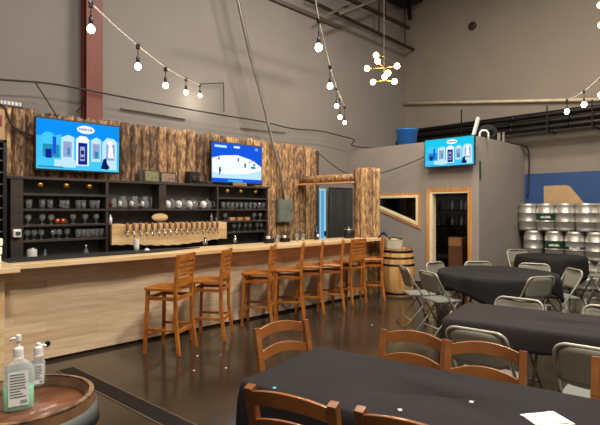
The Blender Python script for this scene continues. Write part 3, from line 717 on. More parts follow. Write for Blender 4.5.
# paper stack on counter
ps = on_Y(0,265,5.4)
for k in range(3):
    tag(MB().box((1.02,5.5,1.0785+k*.085),(1.29,5.72,1.155+k*.085), rz=.1*(k-1)).build('napkin_stack', W['paper'], bevel=.01), ['bottom','middle','top'][k]+' bundle of white napkins on the bar at the left edge', 'napkins', 'napkin bundles')

# things on the counter
Z1 = 1.0785
o = thing('cup_stack', 'tall stack of white paper cups on the bar', 'cups', (on_Y(136.5,250,5.8).x,5.8,Z1)); m = MB()
for k in range(9): m.lathe([(.030,.012*k),(.034,.012*k+.06),(.0345,.012*k+.062)], n=16)
m.build('cups', W['white'], o)
tag(MB().lathe([(.035,0),(.03,.025),(.001,.04)], n=14).build('small_bowl', W['white'], loc=(on_Y(147,250,5.75).x,5.75,Z1)), 'small white upturned bowl on the bar beside the paper cups', 'bowl')
o = thing('black_pot', 'round black pot with lid near the right end of the bar', 'pot', (on_Y(349.5,235,5.72).x-.07,5.68,Z1)); MB().lathe([(.10,0),(.105,.02),(.105,.155),(.1,.16)], n=22).build('body', W['black'], o); MB().lathe([(.108,.158),(.10,.17),(.02,.178),(.018,.2),(.001,.205)], n=22).build('lid', W['chrome'], o)
simple_bottle('bottle', 316.5, 5.8, Z1, .24, .04, W['purple'], 'purple bottle with white label on the bar by the glass door')
p = on_Y(316.5,200,5.8); MB().box((-.03,-.043,.05),(.02,-.036,.10)).build('label_patch', W['white'], bpy.data.objects['bottle'] if False else [q for q in bpy.data.objects if q.get('label','').startswith('purple bottle')][0])
def caddy(x, lab, n, seed):
    r = random.Random(seed); o = thing('bar_caddy', lab, 'caddy', (on_Y(x,236,5.75).x,5.75,Z1))
    MB().box((-.075,-.05,0),(.075,.05,.07)).build('tray', W['black'], o, .005)
    for k in range(n):
        a = r.uniform(-.06,.06); m = MB().tube([(a,r.uniform(-.03,.03),.06),(a*1.7,r.uniform(-.04,.04),.17)], .006, 6); m.build('straw', W['black'], o)
    MB().box((-.05,-.03,.06),(.0,.02,.11)).build('napkins', W['paper'], o)
caddy(269,'small black condiment caddy left of the straw caddy on the bar',3,1); caddy(285,'black bar caddy bristling with straws below the electric panel',9,2)
def barglass(x, lab, Y=5.75):
    o = bpy.data.objects.new('pint_glass', gm['pint']); COL.objects.link(o); o.location = (on_Y(x,236,Y).x,Y,Z1); tag(o, lab, 'glass')
barglass(277,'clear glass on the bar between the two black caddies'); barglass(297,'clear glass on the bar right of the straw caddy'); barglass(303,'clear glass on the bar left of the purple bottle')
o = thing('cocktail_shaker','steel shaker standing behind the bar right of the taps','shaker',(on_Y(229,240,6.0).x-.1,6.5,.945))
MB().lathe([(.035,0),(.045,.12),(.03,.17),(.02,.2)], n=16).build('cup', W['chrome'], o); MB().lathe([(.024,.195),(.02,.23),(.001,.235)], n=14).build('cap', W['chrome'], o)
o = dup(o, (on_Y(235,240,6.5).x,6.5,.945), 0, 'second steel shaker behind the bar, right of the first')

# ---------- bar stools ----------
def make_stool():
    o = thing('bar_stool', '', 'stool', group='bar stools along the bar'); wd = W['stoolwood']; hw = .185; dp = .18
    m = MB(); m.prism([(-.20,-.19,.705),(.20,-.19,.705),(.215,.16,.705),(.19,.21,.705),(-.19,.21,.705),(-.215,.16,.705)], (0,0,.035)); m.build('seat', wd, o, .008)
    for s in (-1,1):
        MB().beam((s*(hw+.012),dp+.02,0),(s*(hw-.01),dp-.01,.705),.034,.034,.038,.038,side=(1,0,0)).build('leg', wd, o, .004)
        m = MB(); pts = [(s*(hw+.012),-dp-.05,0),(s*hw,-dp,.40),(s*hw,-dp,.74),(s*(hw-.005),-dp-.012,.95),(s*(hw-.005),-dp-.035,1.115)]
        for a,b in zip(pts,pts[1:]): m.beam(a,b,.034,.038,side=(1,0,0))
        m.build('leg', wd, o, .003)
        MB().beam((s*(hw-.005),-dp,.62),(s*(hw-.005),dp,.62),.022,.04,side=(1,0,0)).build('stretcher', wd, o)
        MB().beam((s*(hw+.005),-dp,.27),(s*(hw+.005),dp,.27),.02,.03,side=(1,0,0)).build('stretcher', wd, o)
    for y, z in ((dp,.62),(-dp,.62),(dp,.20),(-dp,.25)): MB().beam((-hw,y,z),(hw,y,z),.04,.022,side=(0,0,1)).build('stretcher', wd, o)
    for z, hh, yy in ((1.075,.075,-dp-.028),(.99,.032,-dp-.018),(.935,.032,-dp-.012),(.88,.032,-dp-.008),(.80,.085,-dp-.004)):
        m = MB(); n = 6
        for k in range(n):
            a = -1+2*k/n; b = -1+2*(k+1)/n
            m.beam((a*hw,yy-.02*(1-a*a),z),(b*hw,yy-.02*(1-b*b),z),hh,.018,side=(0,0,1))
        m.build('back_slat', wd, o)
    return o
stool = make_stool(); used = False
S = [(2.787,4.665,30,'nearest bar stool, at the left end, ladder back in full view'),(3.49,4.79,39,'second bar stool from the left, standing alone past the nearest'),
     (4.38,4.91,39,'third bar stool from the left, first of the close-set run'),(4.95,4.86,43,'fourth bar stool from the left, seat edge-on'),
     (5.45,4.93,42,'fifth bar stool from the left, in the middle of the run'),(5.86,4.86,41,'sixth bar stool, just left of the one squared to the bar'),
     (6.27,5.03,2,'seventh bar stool, squared to the bar with its slats facing out'),(7.05,4.93,39,'last bar stool on the right, in front of the slab post')]
for i,(x,y,th,lab) in enumerate(S):
    a = math.radians(th); ux = Vector((math.cos(a),math.sin(a),0)); uy = Vector((-math.sin(a),math.cos(a),0))
    loc = Vector((x,y,0))+ux*.197+uy*.23
    if i == 0: stool.location = loc; stool.rotation_euler = (0,0,a); stool['label'] = lab
    else: dup(stool, loc, a, lab)

# ---------- tables ----------
def cloth(name, label, outline, drop, z, mt, loc, rz, folds=.012, seed=1):
    """outline: list of (x,y) ccw; drop: function(i, p, n)->length"""
    r = random.Random(seed); n = len(outline); rings = 7
    c = Vector((sum(p[0] for p in outline)/n, sum(p[1] for p in outline)/n))
    vs = []; fs = []
    for sc_, dz in ((.0,0),(.5,0),(.85,0),(.975,0)):
        for p in outline: vs.append((c.x+(p[0]-c.x)*max(sc_,.001), c.y+(p[1]-c.y)*max(sc_,.001), z+dz+.0012*math.sin(p[0]*9+p[1]*7)*sc_))
    per = 0; arc = [0]
    for i in range(n): per += (Vector(outline[(i+1)%n])-Vector(outline[i])).length; arc.append(per)
    kf = max(8, round(per/.22)); 
    for k in range(rings):
        t = k/(rings-1)
        for i, p in enumerate(outline):
            a = Vector(outline[i-1]); b = Vector(outline[(i+1)%n]); nrm = Vector((b.y-a.y, -(b.x-a.x))).normalized()
            dl = drop(p); w = math.sin(arc[i]/per*2*PI*kf)*.6+math.sin(arc[i]/per*2*PI*round(kf*.43)+1.3)*.7
            o = .004+.012*min(1,t*3)+folds*t*(1+w)*1.2
            vs.append((p[0]+nrm.x*o, p[1]+nrm.y*o, z-(.004 if k == 0 else 0)-dl*t))
    R = 4+rings
    for j in range(R-1):
        for i in range(n): fs.append((j*n+i, j*n+(i+1)%n, (j+1)*n+(i+1)%n, (j+1)*n+i))
    m = MB(); m.add(vs, fs, True)
    o = m.build(name, mt, loc=loc); o.rotation_euler = (0,0,rz)
    so = o.modifiers.new('thick','SOLIDIFY'); so.thickness = .003; so.offset = 1
    return tag(o, label, 'tablecloth')
def rect_outline(L_, w, r=.03, step=.06):
    pts = []
    def seg(a,b):
        n = max(1,int((Vector(b)-Vector(a)).length/step)); return [(a[0]+(b[0]-a[0])*k/n, a[1]+(b[1]-a[1])*k/n) for k in range(n)]
    def cor(cx,cy,a0): return [(cx+r*math.cos(a0+PI/2*k/5), cy+r*math.sin(a0+PI/2*k/5)) for k in range(6)]
    x, y = w/2, L_/2
    c1 = cor(x-r,-y+r,-PI/2); c2 = cor(x-r,y-r,0); c3 = cor(-x+r,y-r,PI/2); c4 = cor(-x+r,-y+r,PI)
    for c, nx in ((c1,c2),(c2,c3),(c3,c4),(c4,c1)): pts += c[:-1]; pts += seg(c[-1],nx[0])
    return pts
def folding_table(label, loc, rz, L_, w):
    o = thing('folding_table', label, 'table', loc, rz)
    MB().box((-w/2+.005,-L_/2+.005,.715),(w/2-.005,L_/2-.005,.742)).build('tabletop', W['foldpan'], o, .006)
    for sy in (-1,1):
        for sx in (-1,1): MB().tube([(sx*(w/2-.1),sy*(L_/2-.25),.715),(sx*(w/2-.07),sy*(L_/2-.18),0)], .014, 8).build('leg', W['darkmetal'], o)
        MB().tube([(-(w/2-.08),sy*(L_/2-.2),.2),((w/2-.08),sy*(L_/2-.2),.2)], .010, 8).build('crossbar', W['darkmetal'], o)
    return o
th = math.radians(10.5)
def rect_table(corner, rz, L_, w, tlab, clab, side, end, mt, seed):
    # corner = camera-side left corner; length runs towards -Y
    ux = Vector((math.cos(rz),math.sin(rz),0)); uy = Vector((-math.sin(rz),math.cos(rz),0))
    c = Vector((corner[0],corner[1],0))+ux*w/2-uy*L_/2
    folding_table(tlab, c, rz, L_, w)
    def drop(p):
        ex = (w/2-abs(p[0])); ey = (L_/2-abs(p[1]))
        if ey < .004: return end + .10*max(0,1-ex/.2)*.4
        if ex < .04: return side+(end-side)*max(0,1-ey/.12)
        return end
    cloth('tablecloth', clab, rect_outline(L_+.012,w+.012), drop, .747, mt, c, rz, seed=seed)
    return c
rect_table((1.51,1.93), th, 1.83,.74, 'folding table under the nearest charcoal tablecloth', 'charcoal tablecloth with creases on the nearest table', .27,.27, W['cloth'], 3)
rect_table((3.53,1.90), math.radians(12), 1.83,.76, 'folding table under the middle cloth, behind the nearest table', 'brownish black tablecloth on the middle rectangular table', .17,.34, W['cloth2'], 5)
def round_table(cx, cy, r, tlab, clab, dropf, seed, mt):
    o = thing('round_table', tlab, 'table', (cx,cy,0)); MB().lathe([(.001,.715),(r-.006,.715),(r-.006,.742),(.001,.742)], n=48).build('tabletop', W['foldpan'], o)
    for k in range(4):
        a = PI/4+k*PI/2; MB().tube([(math.cos(a)*r*.55,math.sin(a)*r*.55,.715),(math.cos(a)*r*.62,math.sin(a)*r*.62,0)], .014, 8).build('leg', W['darkmetal'], o)
    n = 96; out = [(r*1.003*math.cos(2*PI*k/n), r*1.003*math.sin(2*PI*k/n)) for k in range(n)]
    cloth('tablecloth', clab, out, dropf, .747, mt, (cx,cy,0), 0, folds=.016, seed=seed)
def sq(h, amp, ph):
    def f(p):
        a = math.atan2(p[1],p[0])-ph; q = abs(((a/(PI/2)+.5)%1)-.5)*2   # 0 on axis, 1 at corner
        return h+amp*q**1.5
    return f
round_table(6.62,2.78,.77,'round folding table under black cloth, nearer of the two','black cloth draped over the nearer round table',sq(.16,.20,math.radians(154)),7,W['cloth3'])
round_table(9.62,3.02,.58,'round folding table under black cloth in front of the kegs','black cloth draped over the far round table by the kegs',sq(.26,.2,.3),9,W['cloth3'])

# napkin on near table, confetti
p = on_Z(545,423,.7515)
m = MB(); m.box((-.075,-.065,0),(.085,.06,.003)); m.box((-.07,-.06,.003),(.075,.05,.006), rz=.12); m.box((-.06,-.055,.006),(.07,.045,.009), rz=-.08)
o = m.build('folded_napkin', W['paper'], loc=(2.116,.684,.7515)); o.rotation_euler = (0,0,-.59); tag(o, 'folded white napkin on the nearest tablecloth', 'napkin')
cf = [(274.5,388,.7505,'teal','small teal scrap near the left corner of the nearest cloth'),(400,410,.7505,'paper','tiny pale scrap on the nearest cloth towards the front'),(471.5,402,.7505,'paper','tiny pale scrap on the nearest cloth, right of centre'),
      (254.5,336.5,.001,'paper','white scrap on the floor just left of the nearest corner chair'),(226,368,.001,'paper','tiny white scrap on the floor left of the nearest table'),(197.5,356,.001,'paper','tiny white scrap on the floor by the nearest stool'),
      (194,370.5,.001,'paper','small pale scrap on the bare floor before the nearest stool'),(251,317,.001,'paper','white scrap on the floor under the third bar stool'),(372,325,.001,'paper','tiny scrap on the open floor before the last stools'),(220.5,355,.001,'teal','tiny teal scrap on the floor between barrel and table')]
for x,y,z,mt,lab in cf:
    p = on_Z(x,y,z); s = .011
    o = MB().prism([(-s,-s*.6,0),(s,-s*.8,0),(s*.8,s*.6,0),(-s*.6,s*.9,0)],(0,0,.002)).build('paper_scrap', W[mt], loc=p); o.rotation_euler=(0,0,x); tag(o, lab, 'scrap')

# ---------- wooden dining chairs ----------
def make_chair():
    o = thing('dining_chair','', 'chair', group='wooden chairs around the nearest table'); wd = W['chairwood']; hw = .19; dp = .19
    m = MB(); m.prism([(-.20,-.20,.43),(.20,-.20,.43),(.225,.16,.43),(.20,.21,.43),(-.20,.21,.43),(-.225,.16,.43)], (0,0,.03)); m.build('seat', wd, o, .008)
    for s in (-1,1):
        MB().beam((s*hw,dp,0),(s*hw,dp,.43),.030,.030,.038,.038,side=(1,0,0)).build('leg', wd, o, .003)
        m = MB(); pts = [(s*hw,-dp-.06,0),(s*hw,-dp,.35),(s*hw,-dp-.005,.50),(s*hw,-dp-.04,.70),(s*hw,-dp-.085,.885)]
        for a,b in zip(pts,pts[1:]): m.beam(a,b,.038,.040,side=(1,0,0))
        m.build('leg', wd, o, .003)
        MB().beam((s*hw,-dp,.25),(s*hw,dp,.25),.018,.03,side=(1,0,0)).build('stretcher', wd, o)
        MB().beam((s*hw,-dp,.40),(s*hw,dp,.40),.018,.05,side=(1,0,0)).build('seat_rail', wd, o)
    for y,z in ((dp,.40),(-dp,.40)): MB().beam((-hw,y,z),(hw,y,z),.05,.018,side=(0,0,1)).build('seat_rail', wd, o)
    for z0,hh,arch,yy in ((.805,.062,.03,-dp-.075),(.682,.055,.035,-dp-.038)):
        m = MB(); n = 12; vs = []
        for k in range(n+1):
            a = -1+2*k/n; x = a*(hw-.01); b = yy-.03*(1-a*a); e = arch*(1-a*a)
            vs += [(x,b-.009,z0+e*.9),(x,b+.009,z0+e*.9),(x,b+.009-.01,z0+hh+e),(x,b-.009-.01,z0+hh+e)]
        fs = [(4*k+j,4*k+(j+1)%4,4*k+4+(j+1)%4,4*k+4+j) for k in range(n) for j in range(4)]+[(0,1,2,3),(4*n+3,4*n+2,4*n+1,4*n)]
        m.add(vs,fs,False); m.build('top_rail' if z0 > .7 else 'back_slat', wd, o, .003)
    return o
chair = make_chair()
def by_posts(proto, pl, pr, lab, zoff, first, flip=True):
    """pl, pr: the two back post tops (x,y) seen from behind the chair, left then right; chair faces away from that viewer"""
    a = Vector((pl[0],pl[1],0)); b = Vector((pr[0],pr[1],0)); u = (b-a).normalized(); f = Vector((-u.y,u.x,0)); c = (a+b)/2+f*zoff
    ang = math.atan2(u.y,u.x)
    if first: proto.location = c; proto.rotation_euler = (0,0,ang); proto['label'] = lab; return proto
    return dup(proto, c, ang, lab)
CH = [((2.28,2.27),(1.90,2.30),'wooden chair at the bar end of the nearest table'),
      ((1.41,1.17),(1.27,1.57),None)]
# facing is +90 deg (ccw) from pl->pr
by_posts(chair, (2.285,2.235),(1.895,2.285),'wooden chair at the left end of the nearest table',.275,True)
by_posts(chair, (2.50,1.33),(2.44,1.715),'wooden chair on the far side of the nearest table, left one',.275,False)
by_posts(chair, (2.58,.94),(2.49,1.31),'wooden chair on the far side of the nearest table, right of the first',.275,False)
by_posts(chair, (2.80,.27),(2.735,.655),'wooden chair mostly cut off by the right edge, far side of table',.275,False)
by_posts(chair, (1.26,1.565),(1.37,1.185),'wooden chair with its back to us, near side at left',.275,False)
by_posts(chair, (1.405,1.10),(1.50,.72),'wooden chair with its back to us, near side, cut off below',.275,False)

# ---------- folding chairs ----------
def make_fold():
    o = thing('folding_chair','','chair', group='grey metal folding chairs'); hw = .205
    m = MB(); top = []
    for k in range(7): a = PI-PI/2*k/6; top.append((-hw+.07+.07*math.cos(a), -.2, .73+.07*math.sin(a)))
    for k in range(7): a = PI/2-PI/2*k/6; top.append((hw-.07+.07*math.cos(a), -.2, .73+.07*math.sin(a)))
    path = [(-hw-.01,.24,0),(-hw-.005,.03,.40),(-hw,-.11,.60)]+[(x, -.2+(.80-z)*.25, z) for x,_,z in top]+[(hw,-.11,.60),(hw+.005,.03,.40),(hw+.01,.24,0)]
    m.tube(path, .0125, 8); m.build('frame', W['fold'], o)
    for s in (-1,1): MB().tube([(s*(hw-.025),.13,.425),(s*(hw-.022),-.06,.2),(s*(hw-.02),-.25,0)], .0115, 8).build('leg', W['fold'], o)
    MB().tube([(-hw+.02,-.16,.10),(hw-.02,-.16,.10)], .009, 8).tube([(-hw,.185,.11),(hw,.185,.11)], .009, 8).build('stretcher', W['fold'], o)
    # back panel, curved
    m = MB(); n = 10; vs = []; prof = [(.535,0),(.56,.0),(.76,.0),(.79,0)]
    nz = 7
    for k in range(n+1):
        a = -1+2*k/n
        for j in range(nz+1):
            z = .54+.25*j/nz; wv = hw-.004
            if j == nz: z = .79-.02*abs(a)**6; wv = hw-.03
            if j == 0: z = .54+.03*abs(a)**4; wv = hw-.01
            y = -.2+(.80-z)*.25-.022*(1-a*a)
            vs.append((a*wv,y,z))
    K = nz+1; fs = [(k*K+j,(k+1)*K+j,(k+1)*K+j+1,k*K+j+1) for k in range(n) for j in range(nz)]
    m.add(vs,fs,True); b = m.build('backrest', W['foldpan'], o); s_ = b.modifiers.new('t','SOLIDIFY'); s_.thickness = .006
    m = MB(); m.prism([(-.185,-.17,.43),(.185,-.17,.43),(.20,.05,.43),(.195,.18,.43),(.16,.215,.43),(-.16,.215,.43),(-.195,.18,.43),(-.20,.05,.43)], (0,0,.018)); m.build('seat', W['foldseat'], o, .007)
    return o
fold = make_fold()
FC = [((3.15,1.66),(3.10,1.25),None)]
by_posts(fold, (3.11,1.665),(3.15,1.25),'grey folding chair facing the middle table, seen past the second wooden chair',.2,True)
def fc(pl,pr,lab): return by_posts(fold,pl,pr,lab,.2,False)
f14 = fc((3.19,.99),(3.23,.57),'large grey folding chair near the right edge, facing the middle table')
for q in (f14, fold):
    for ch in q.children:
        if ch.name.startswith('seat'):
            ch.data = ch.data.copy(); ch.data.materials[0] = W['seatgrey']
fc((4.53,1.47),(4.50,1.90),'grey folding chair top showing over the far side of the middle table')
fc((4.68,.78),(4.64,1.2),'grey folding chair top at the right edge over the middle table')
fc((5.95,2.12),(6.33,1.93),'grey folding chair turned to the nearer round table, back panel towards us')
fc((7.38,2.02),(7.10,1.72) if False else (7.52,2.30),'x') if False else None
fc((7.12,2.05),(7.40,1.80) if False else (7.42,2.28),'x') if False else None
fc((7.40,1.86),(7.14,1.60) if False else (7.36,1.84),'x') if False else None
o = fc((7.10,2.14),(7.42,1.86),'pale folding chair right of the nearer round table, face turned to us'); o.rotation_euler.z += PI
o.location = Vector((7.16,2.0,0))+Vector((-.10,.02,0))
o.rotation_euler.z = math.atan2(.72,-.70)-PI/2; o.location = (7.12,2.12,0)
fc((7.62,2.40),(7.50,2.80),'folding chair top beyond the right side of the nearer round table')
fc((7.37,3.17),(7.06,3.47),'folding chair top beyond the nearer round table, by the doorway')
fc((6.87,3.72),(6.46,3.78),'folding chair behind the left of the nearer round table, by the barrel') 
fc((5.66,3.42),(5.48,3.04),'folding chair with blue-grey back left of the nearer round table, front one')
fc((5.93,3.90),(5.67,3.58),'folding chair at far left of the round table, side-on, nearest the stools')
fc((10.1,3.62),(9.80,3.90),'folding chair left of the far round table, by the small room wall')
fc((9.75,2.02),(10.1,2.2),'folding chair right of the far round table, near the kegs')
fc((9.0,1.95),(9.3,1.72),'folding chair cut by the right edge, before the kegs')

# ---------- barrels ----------
def barrel(label, loc, Hh, rh, rb, body, rim, hoop, head, hoops, staves=26, rz=0):
    o = thing('barrel', label, 'barrel', loc, rz)
    def R(z): u = z/Hh*2-1; return rb-(rb-rh)*u*u
    m = MB(); prof = []; n = 14
    for k in range(n+1): z = Hh*k/n; prof.append((R(z),z))
    prof += [(rh-.012,Hh),(rh-.03,Hh-.035),(rh-.032,Hh-.045)]
    m.lathe(prof, n=staves*2, smooth=False, open=True); m.build('staves', body, o)
    MB().lathe([(.001,Hh-.045),(rh-.03,Hh-.045),(rh-.03,Hh-.055)], n=40).build('barrel_head', head, o)
    for z, wz in hoops:
        MB().lathe([(R(z-wz/2)+.001,z-wz/2),(R(z-wz/2)+.004,z-wz/2),(R(z+wz/2)+.004,z+wz/2),(R(z+wz/2)+.001,z+wz/2)], n=48, open=True).build('hoop', hoop, o)
    if rim: MB().lathe([(rh+.001,Hh-.02),(rh+.002,Hh),(rh-.016,Hh+.002)], n=52, smooth=False, open=True).build('rim', rim, o)
    return o
c = on_Z(26,390,.88); c.z = 0
c = Vector((R2*1.89*(1-.581), R2*1.89*1.581, 0))
bf = barrel('oak wine barrel with oiled head at the lower left, holding bottles', c, .88,.262,.305, W['barrel_dark'], W['rim_aged'], W['hoop'], W['barrel_head'], [(.80,.075),(.62,.05),(.28,.05),(.07,.06)])
hp = on_Z(7,412,.836); MB().lathe([(.028,0),(.028,.002),(.001,.0022)], (hp.x-c.x+.02,hp.y-c.y,.8355), 18).build('bung', W['black'], bf)
c2 = on_Z(400,297,0); c2 = c2+Vector((.22,.20,0))
barrel('pale oak barrel with dark hoops standing past the end of the bar', c2, .88,.27,.325, W['barrel'], W['hoop_dark'], W['hoop_dark'], W['barrel_dark'], [(.83,.05),(.71,.035),(.58,.04),(.05,.05)])
o = thing('white_basket', 'cream basket standing on the pale barrel', 'basket', (c2.x-.07,c2.y+.05,.8365), PI/4*-1); o.scale = (1.35,1.1,1.25)
MB().lathe([(.13,0),(.16,.16),(.165,.17),(.14,.165),(.11,.02),(.001,.02)], n=8, smooth=False).build('basket', W['creambox'], o); MB().tube([(-.14,0,.165),(0,0,.2),(.14,0,.165)], .012,8).build('handle', W['shelf'], o)
m = MB(); vs=[]; n=8
for i in range(n+1):
    for j in range(n+1):
        u=i/n; v=j/n; vs.append((-.30+u*.22, -.06+v*.16, .21+.05*math.sin(u*5+v*3)*.6-.19*abs(u-.65)**1.5*2+.01*math.sin(v*20)))
fs=[(i*(n+1)+j,(i+1)*(n+1)+j,(i+1)*(n+1)+j+1,i*(n+1)+j+1) for i in range(n) for j in range(n)]
m.add(vs,fs,True); q = m.build('blue_cloth', W['navycloth'], loc=at_d(392,243,9.0)); q.rotation_euler=(0,0,-PI/4); q.modifiers.new('t','SOLIDIFY').thickness=.012; tag(q,'navy blue cloth draped over the basket on the pale barrel','cloth')

# ---------- sanitizer bottles ----------
def pump_bottle(label, x, y, zt, h, w, dpt, gel, nz_dir, lw):
    p = on_Z(x,y,zt); o = thing('pump_bottle', label, 'bottle', (p.x,p.y,.8355), -math.radians(15))
    hb = h*.66
    def oval(mb, prof):
        n = 28; vs=[]; fs=[]
        for a_, b_, z in prof:
            for k in range(n):
                t_=2*PI*k/n; cx=math.cos(t_); sy=math.sin(t_); e=.62
                vs.append((a_*math.copysign(abs(cx)**e,cx), b_*math.copysign(abs(sy)**e,sy), z))
        for i in range(len(prof)-1):
            for k in range(n): fs.append((i*n+k,i*n+(k+1)%n,(i+1)*n+(k+1)%n,(i+1)*n+k))
        fs += [tuple(range(n))[::-1], tuple((len(prof)-1)*n+k for k in range(n))]
        return mb.add(vs,fs,True)
    a_, b_ = w/2, dpt/2
    oval(MB(), [(a_*.92,b_*.92,0),(a_,b_,.012),(a_,b_,hb*.78),(a_*.9,b_*.9,hb*.88),(a_*.5,b_*.6,hb*.97),(.02,.02,hb),(.018,.018,hb+.012)]).build('body', W['pet'], o)
    oval(MB(), [(a_*.88,b_*.85,.004),(a_*.95,b_*.93,.016),(a_*.95,b_*.93,hb*gel)]).build('gel', W['liquid'] if gel > .1 else W['pet'], o)
    MB().box((-lw/2,-b_-.0022,hb*.13),(lw/2,-b_-.001,hb*.80)).build('label_sticker', W['label'], o)
    m = MB(); r = random.Random(5)
    for k in range(9): m.box((-lw*.42,-b_-.003,hb*(.74-.055*k)),(-lw*.42+lw*r.uniform(.5,.82),-b_-.0024,hb*(.74-.055*k)+hb*.018))
    for k in range(12): m.box((lw*.1+k*lw*.028,-b_-.003,hb*.17),(lw*.1+k*lw*.028+lw*r.uniform(.008,.02),-b_-.0024,hb*.24))
    m.build('label_print', W['labelink'], o)
    pm = MB(); pm.lathe([(.018,hb+.008),(.018,hb+.04),(.016,hb+.046),(.006,hb+.05),(.006,h-.03),(.010,h-.028),(.010,h-.008),(.009,h-.004)], n=18, smooth=False)
    pm.tube([(0,0,h-.018),(nz_dir*.018,0,h-.016),(nz_dir*.030,0,h-.022)], .006, 8); pm.build('pump', W['white'], o)
    return o
pump_bottle('larger clear pump bottle of green hand gel on the near barrel', 18.5, 409, .8355, .295, .108, .07, .46, -1, .068)
pump_bottle('smaller clear pump bottle behind the green one on the near barrel', 38.5, 386, .8355, .195, .055, .045, .05, 1, .038)

# ---------- kegs ----------
def keg_proto():
    o = thing('keg','','keg', group='steel kegs stacked by the far wall'); r = .195
    prof = [(.165,0),(.185,.0),(.188,.05),(.178,.07),(r,.10),(r,.185),(r+.008,.195),(r+.008,.205),(r,.215),(r,.365),(r+.008,.375),(r+.008,.385),(r,.395),(r,.47),(.178,.505),(.186,.525),(.186,.575),(.17,.578),(.165,.52),(.001,.515)]
    MB().lathe(prof, n=28).build('shell', W['keg'], o)
    MB().lathe([(.04,.515),(.04,.54),(.001,.542)], n=14).build('valve', W['darkmetal'], o)
    return o
kp = keg_proto(); kfirst = True
KX = 10.98
def keg(px, row, lab, band=None, bz=(.22,.36)):
    global kfirst
    Yk = KX*(1-(px-300)/F)/(1+(px-300)/F)
    loc = (KX, Yk, row*.579)
    if kfirst: kp.location = loc; kp['label'] = lab; o = kp; kfirst = False
    else: o = dup(kp, loc, random.uniform(0,6), lab)
    if band:
        for ch in list(o.children): pass
        b = MB().lathe([(.1965,bz[0]),(.1968,bz[1])], n=32, open=True).build('band', W[band], o)
        m = MB(); r = random.Random(px)
        for k in range(10):
            a = math.atan2(-Yk,-KX)-o.rotation_euler.z-.55+k*.10
            x, y = .1985*math.cos(a), .1985*math.sin(a); z0 = (bz[0]+bz[1])/2
            m.box((x-.006,y-.006,z0-.02),(x+.006,y+.006,z0+.02+r.uniform(-.01,.01)))
        m.build('band_lettering', W['white'] if band != 'white' else W['kegblue'], o)
    return o
tops = [528.5,546.5,565.5,586.5,606]
mids = [533.5,555,575.5,596.5,617]
for i,x in enumerate(tops): keg(x, 2, ['leftmost top row steel keg with a pale scuffed band','top row keg with a dark green lettered band','third top row plain steel keg','fourth top row plain steel keg','top row steel keg cut off by the right edge'][i], [None,'kegdark',None,None,None][i])
for i,x in enumerate(mids): keg(x, 1, ['leftmost middle row plain steel keg','middle row keg with a wide dark green band','middle row keg with navy stripe and round marks','fourth middle row plain steel keg','middle row steel keg beyond the right edge'][i], [None,'kegdark','kegblue',None,None][i], (.20,.37) if i == 1 else (.22,.27))
for i,x in enumerate(tops): keg(x, 0, ['leftmost bottom row keg behind the far round table','second bottom row keg behind the far round table','third bottom row keg behind the far round table','fourth bottom row keg behind the folding chairs','fifth bottom row keg at the right edge'][i])

# ---------- inside the small room ----------
sr = thing('storage_rack', 'dark storage rack with bottles inside the doorway', 'rack', (10.4,5.0,0))
for y in (4.35,6.6): part(MB().box((10.2,y,0),(10.6,y+.03,2.2)),'side',W['black'],sr)
for z in (.35,.85,1.25,1.6,1.95): part(MB().box((10.2,4.38,z-.02),(10.6,6.6,z)),'rack_shelf',W['black'],sr)
r = random.Random(8)
grp = 'bottles inside the doorway'
for z, n in ((1.25,12),(1.6,12)):
    for k in range(n):
        y = 4.45+k*.11; h = r.uniform(.18,.27)
        o = MB().lathe([(.03,0),(.033,.01),(.033,h*.6),(.012,h*.75),(.012,h)], n=10).build('bottle', r.choice([W['glass'],W['mug'],W['black'],W['glass']]), loc=(10.3,y,z)); tag(o, 'dim bottle on the rack inside the doorway, %s row' % ('lower' if z < 1.5 else 'upper'), 'bottle', grp+(' lower' if z < 1.5 else ' upper'))
a = on_X(450,248,9.9)
tag(MB().box((9.7,4.80,0),(10.05,5.12,.82)).build('brown_cabinet', W['brownbox'], bevel=.004), 'brown wooden cabinet inside the doorway', 'cabinet')
tag(MB().box((9.72,4.83,.8205),(9.98,5.13,1.0)).build('cardboard_box', W['card'], bevel=.004), 'open cardboard box on the brown cabinet inside the doorway', 'box')
tag(MB().lathe([(.10,0),(.13,.25),(.11,.30),(.001,.31)], n=12).build('trash_bag', W['white'], loc=(9.35,5.0,0)), 'white tied bag on the floor just inside the doorway', 'bag')

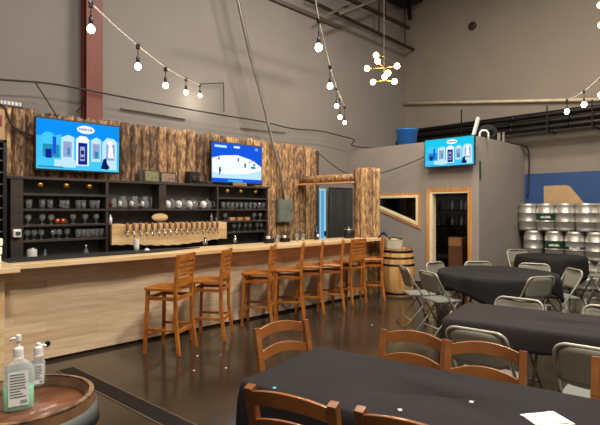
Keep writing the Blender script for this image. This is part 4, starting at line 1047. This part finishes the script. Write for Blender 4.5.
# floor drain
dr = thing('floor_drain', 'long dark trench drain grate set in the floor by the barrel', 'drain', (1.7,4.6,0))
A = on_Z(65,369,0); B = on_Z(172,422,0); u = (B-A).normalized(); v = Vector((-u.y,u.x,0)); Lg = 3.2; w_ = .075
g = MB(); g.beam(A+Vector((0,0,.0015)),A+u*Lg+Vector((0,0,.0015)),w_*2,.003,side=v); part(g,'channel',W['drain'],dr)
m = MB()
for k in range(int(Lg/.04)): q = A+u*(.02+k*.04)+Vector((0,0,.005)); m.beam(q-v*w_*.9,q+v*w_*.9,.006,.004,side=u)
part(m,'grate_bars',W['rail'],dr)
m = MB()
for s in (-1,1): m.beam(A+v*s*(w_+.008)+Vector((0,0,.003)),A+u*Lg+v*s*(w_+.008)+Vector((0,0,.003)),.012,.005,side=v)
part(m,'edging',W['drainedge'],dr)

# ---------- lights: high bay lamps over the hall ----------
def area(loc, size, e, col, rot=(0,0,0)):
    l = bpy.data.lights.new('high_bay_lamp','AREA'); l.shape = 'DISK'; l.size = size; l.energy = e; l.color = col
    o = bpy.data.objects.new('high_bay_lamp', l); COL.objects.link(o); o.location = loc; o.rotation_euler = rot
WARM = (1,.92,.82)
l_ = bpy.data.lights.new('store_fill','POINT'); l_.energy = 6; l_.color = (.85,.92,1); l_.shadow_soft_size = .1  # unseen fill light, added so the bottles inside the doorway show
o = bpy.data.objects.new('store_fill', l_); COL.objects.link(o); o.location = (9.7,5.6,2.6)
for x,y,e in ((.6,-.9,430),(3.8,.2,400),(7.0,2.6,290),(-.6,3.2,60),(4.8,4.3,150)): area((x,y,7.3),.9,e,WARM)
w = bpy.data.worlds.new('world'); scn.world = w; w.use_nodes = True
w.node_tree.nodes['Background'].inputs[0].default_value = (.5,.45,.4,1); w.node_tree.nodes['Background'].inputs[1].default_value = .2

# ---------- camera ----------
cam = bpy.data.cameras.new('camera'); co = bpy.data.objects.new('camera', cam); COL.objects.link(co)
co.location = (0,0,H); co.rotation_euler = (PI/2,0,-PI/4)
cam.sensor_width = 36; cam.lens = 36*F/600; cam.shift_y = -(212.5-HY)/600; cam.clip_end = 60; cam.clip_start = .05
scn.camera = co
scn.view_settings.view_transform = 'Standard'; scn.view_settings.look = 'None'; scn.view_settings.gamma = 1; scn.view_settings.exposure = 0.06
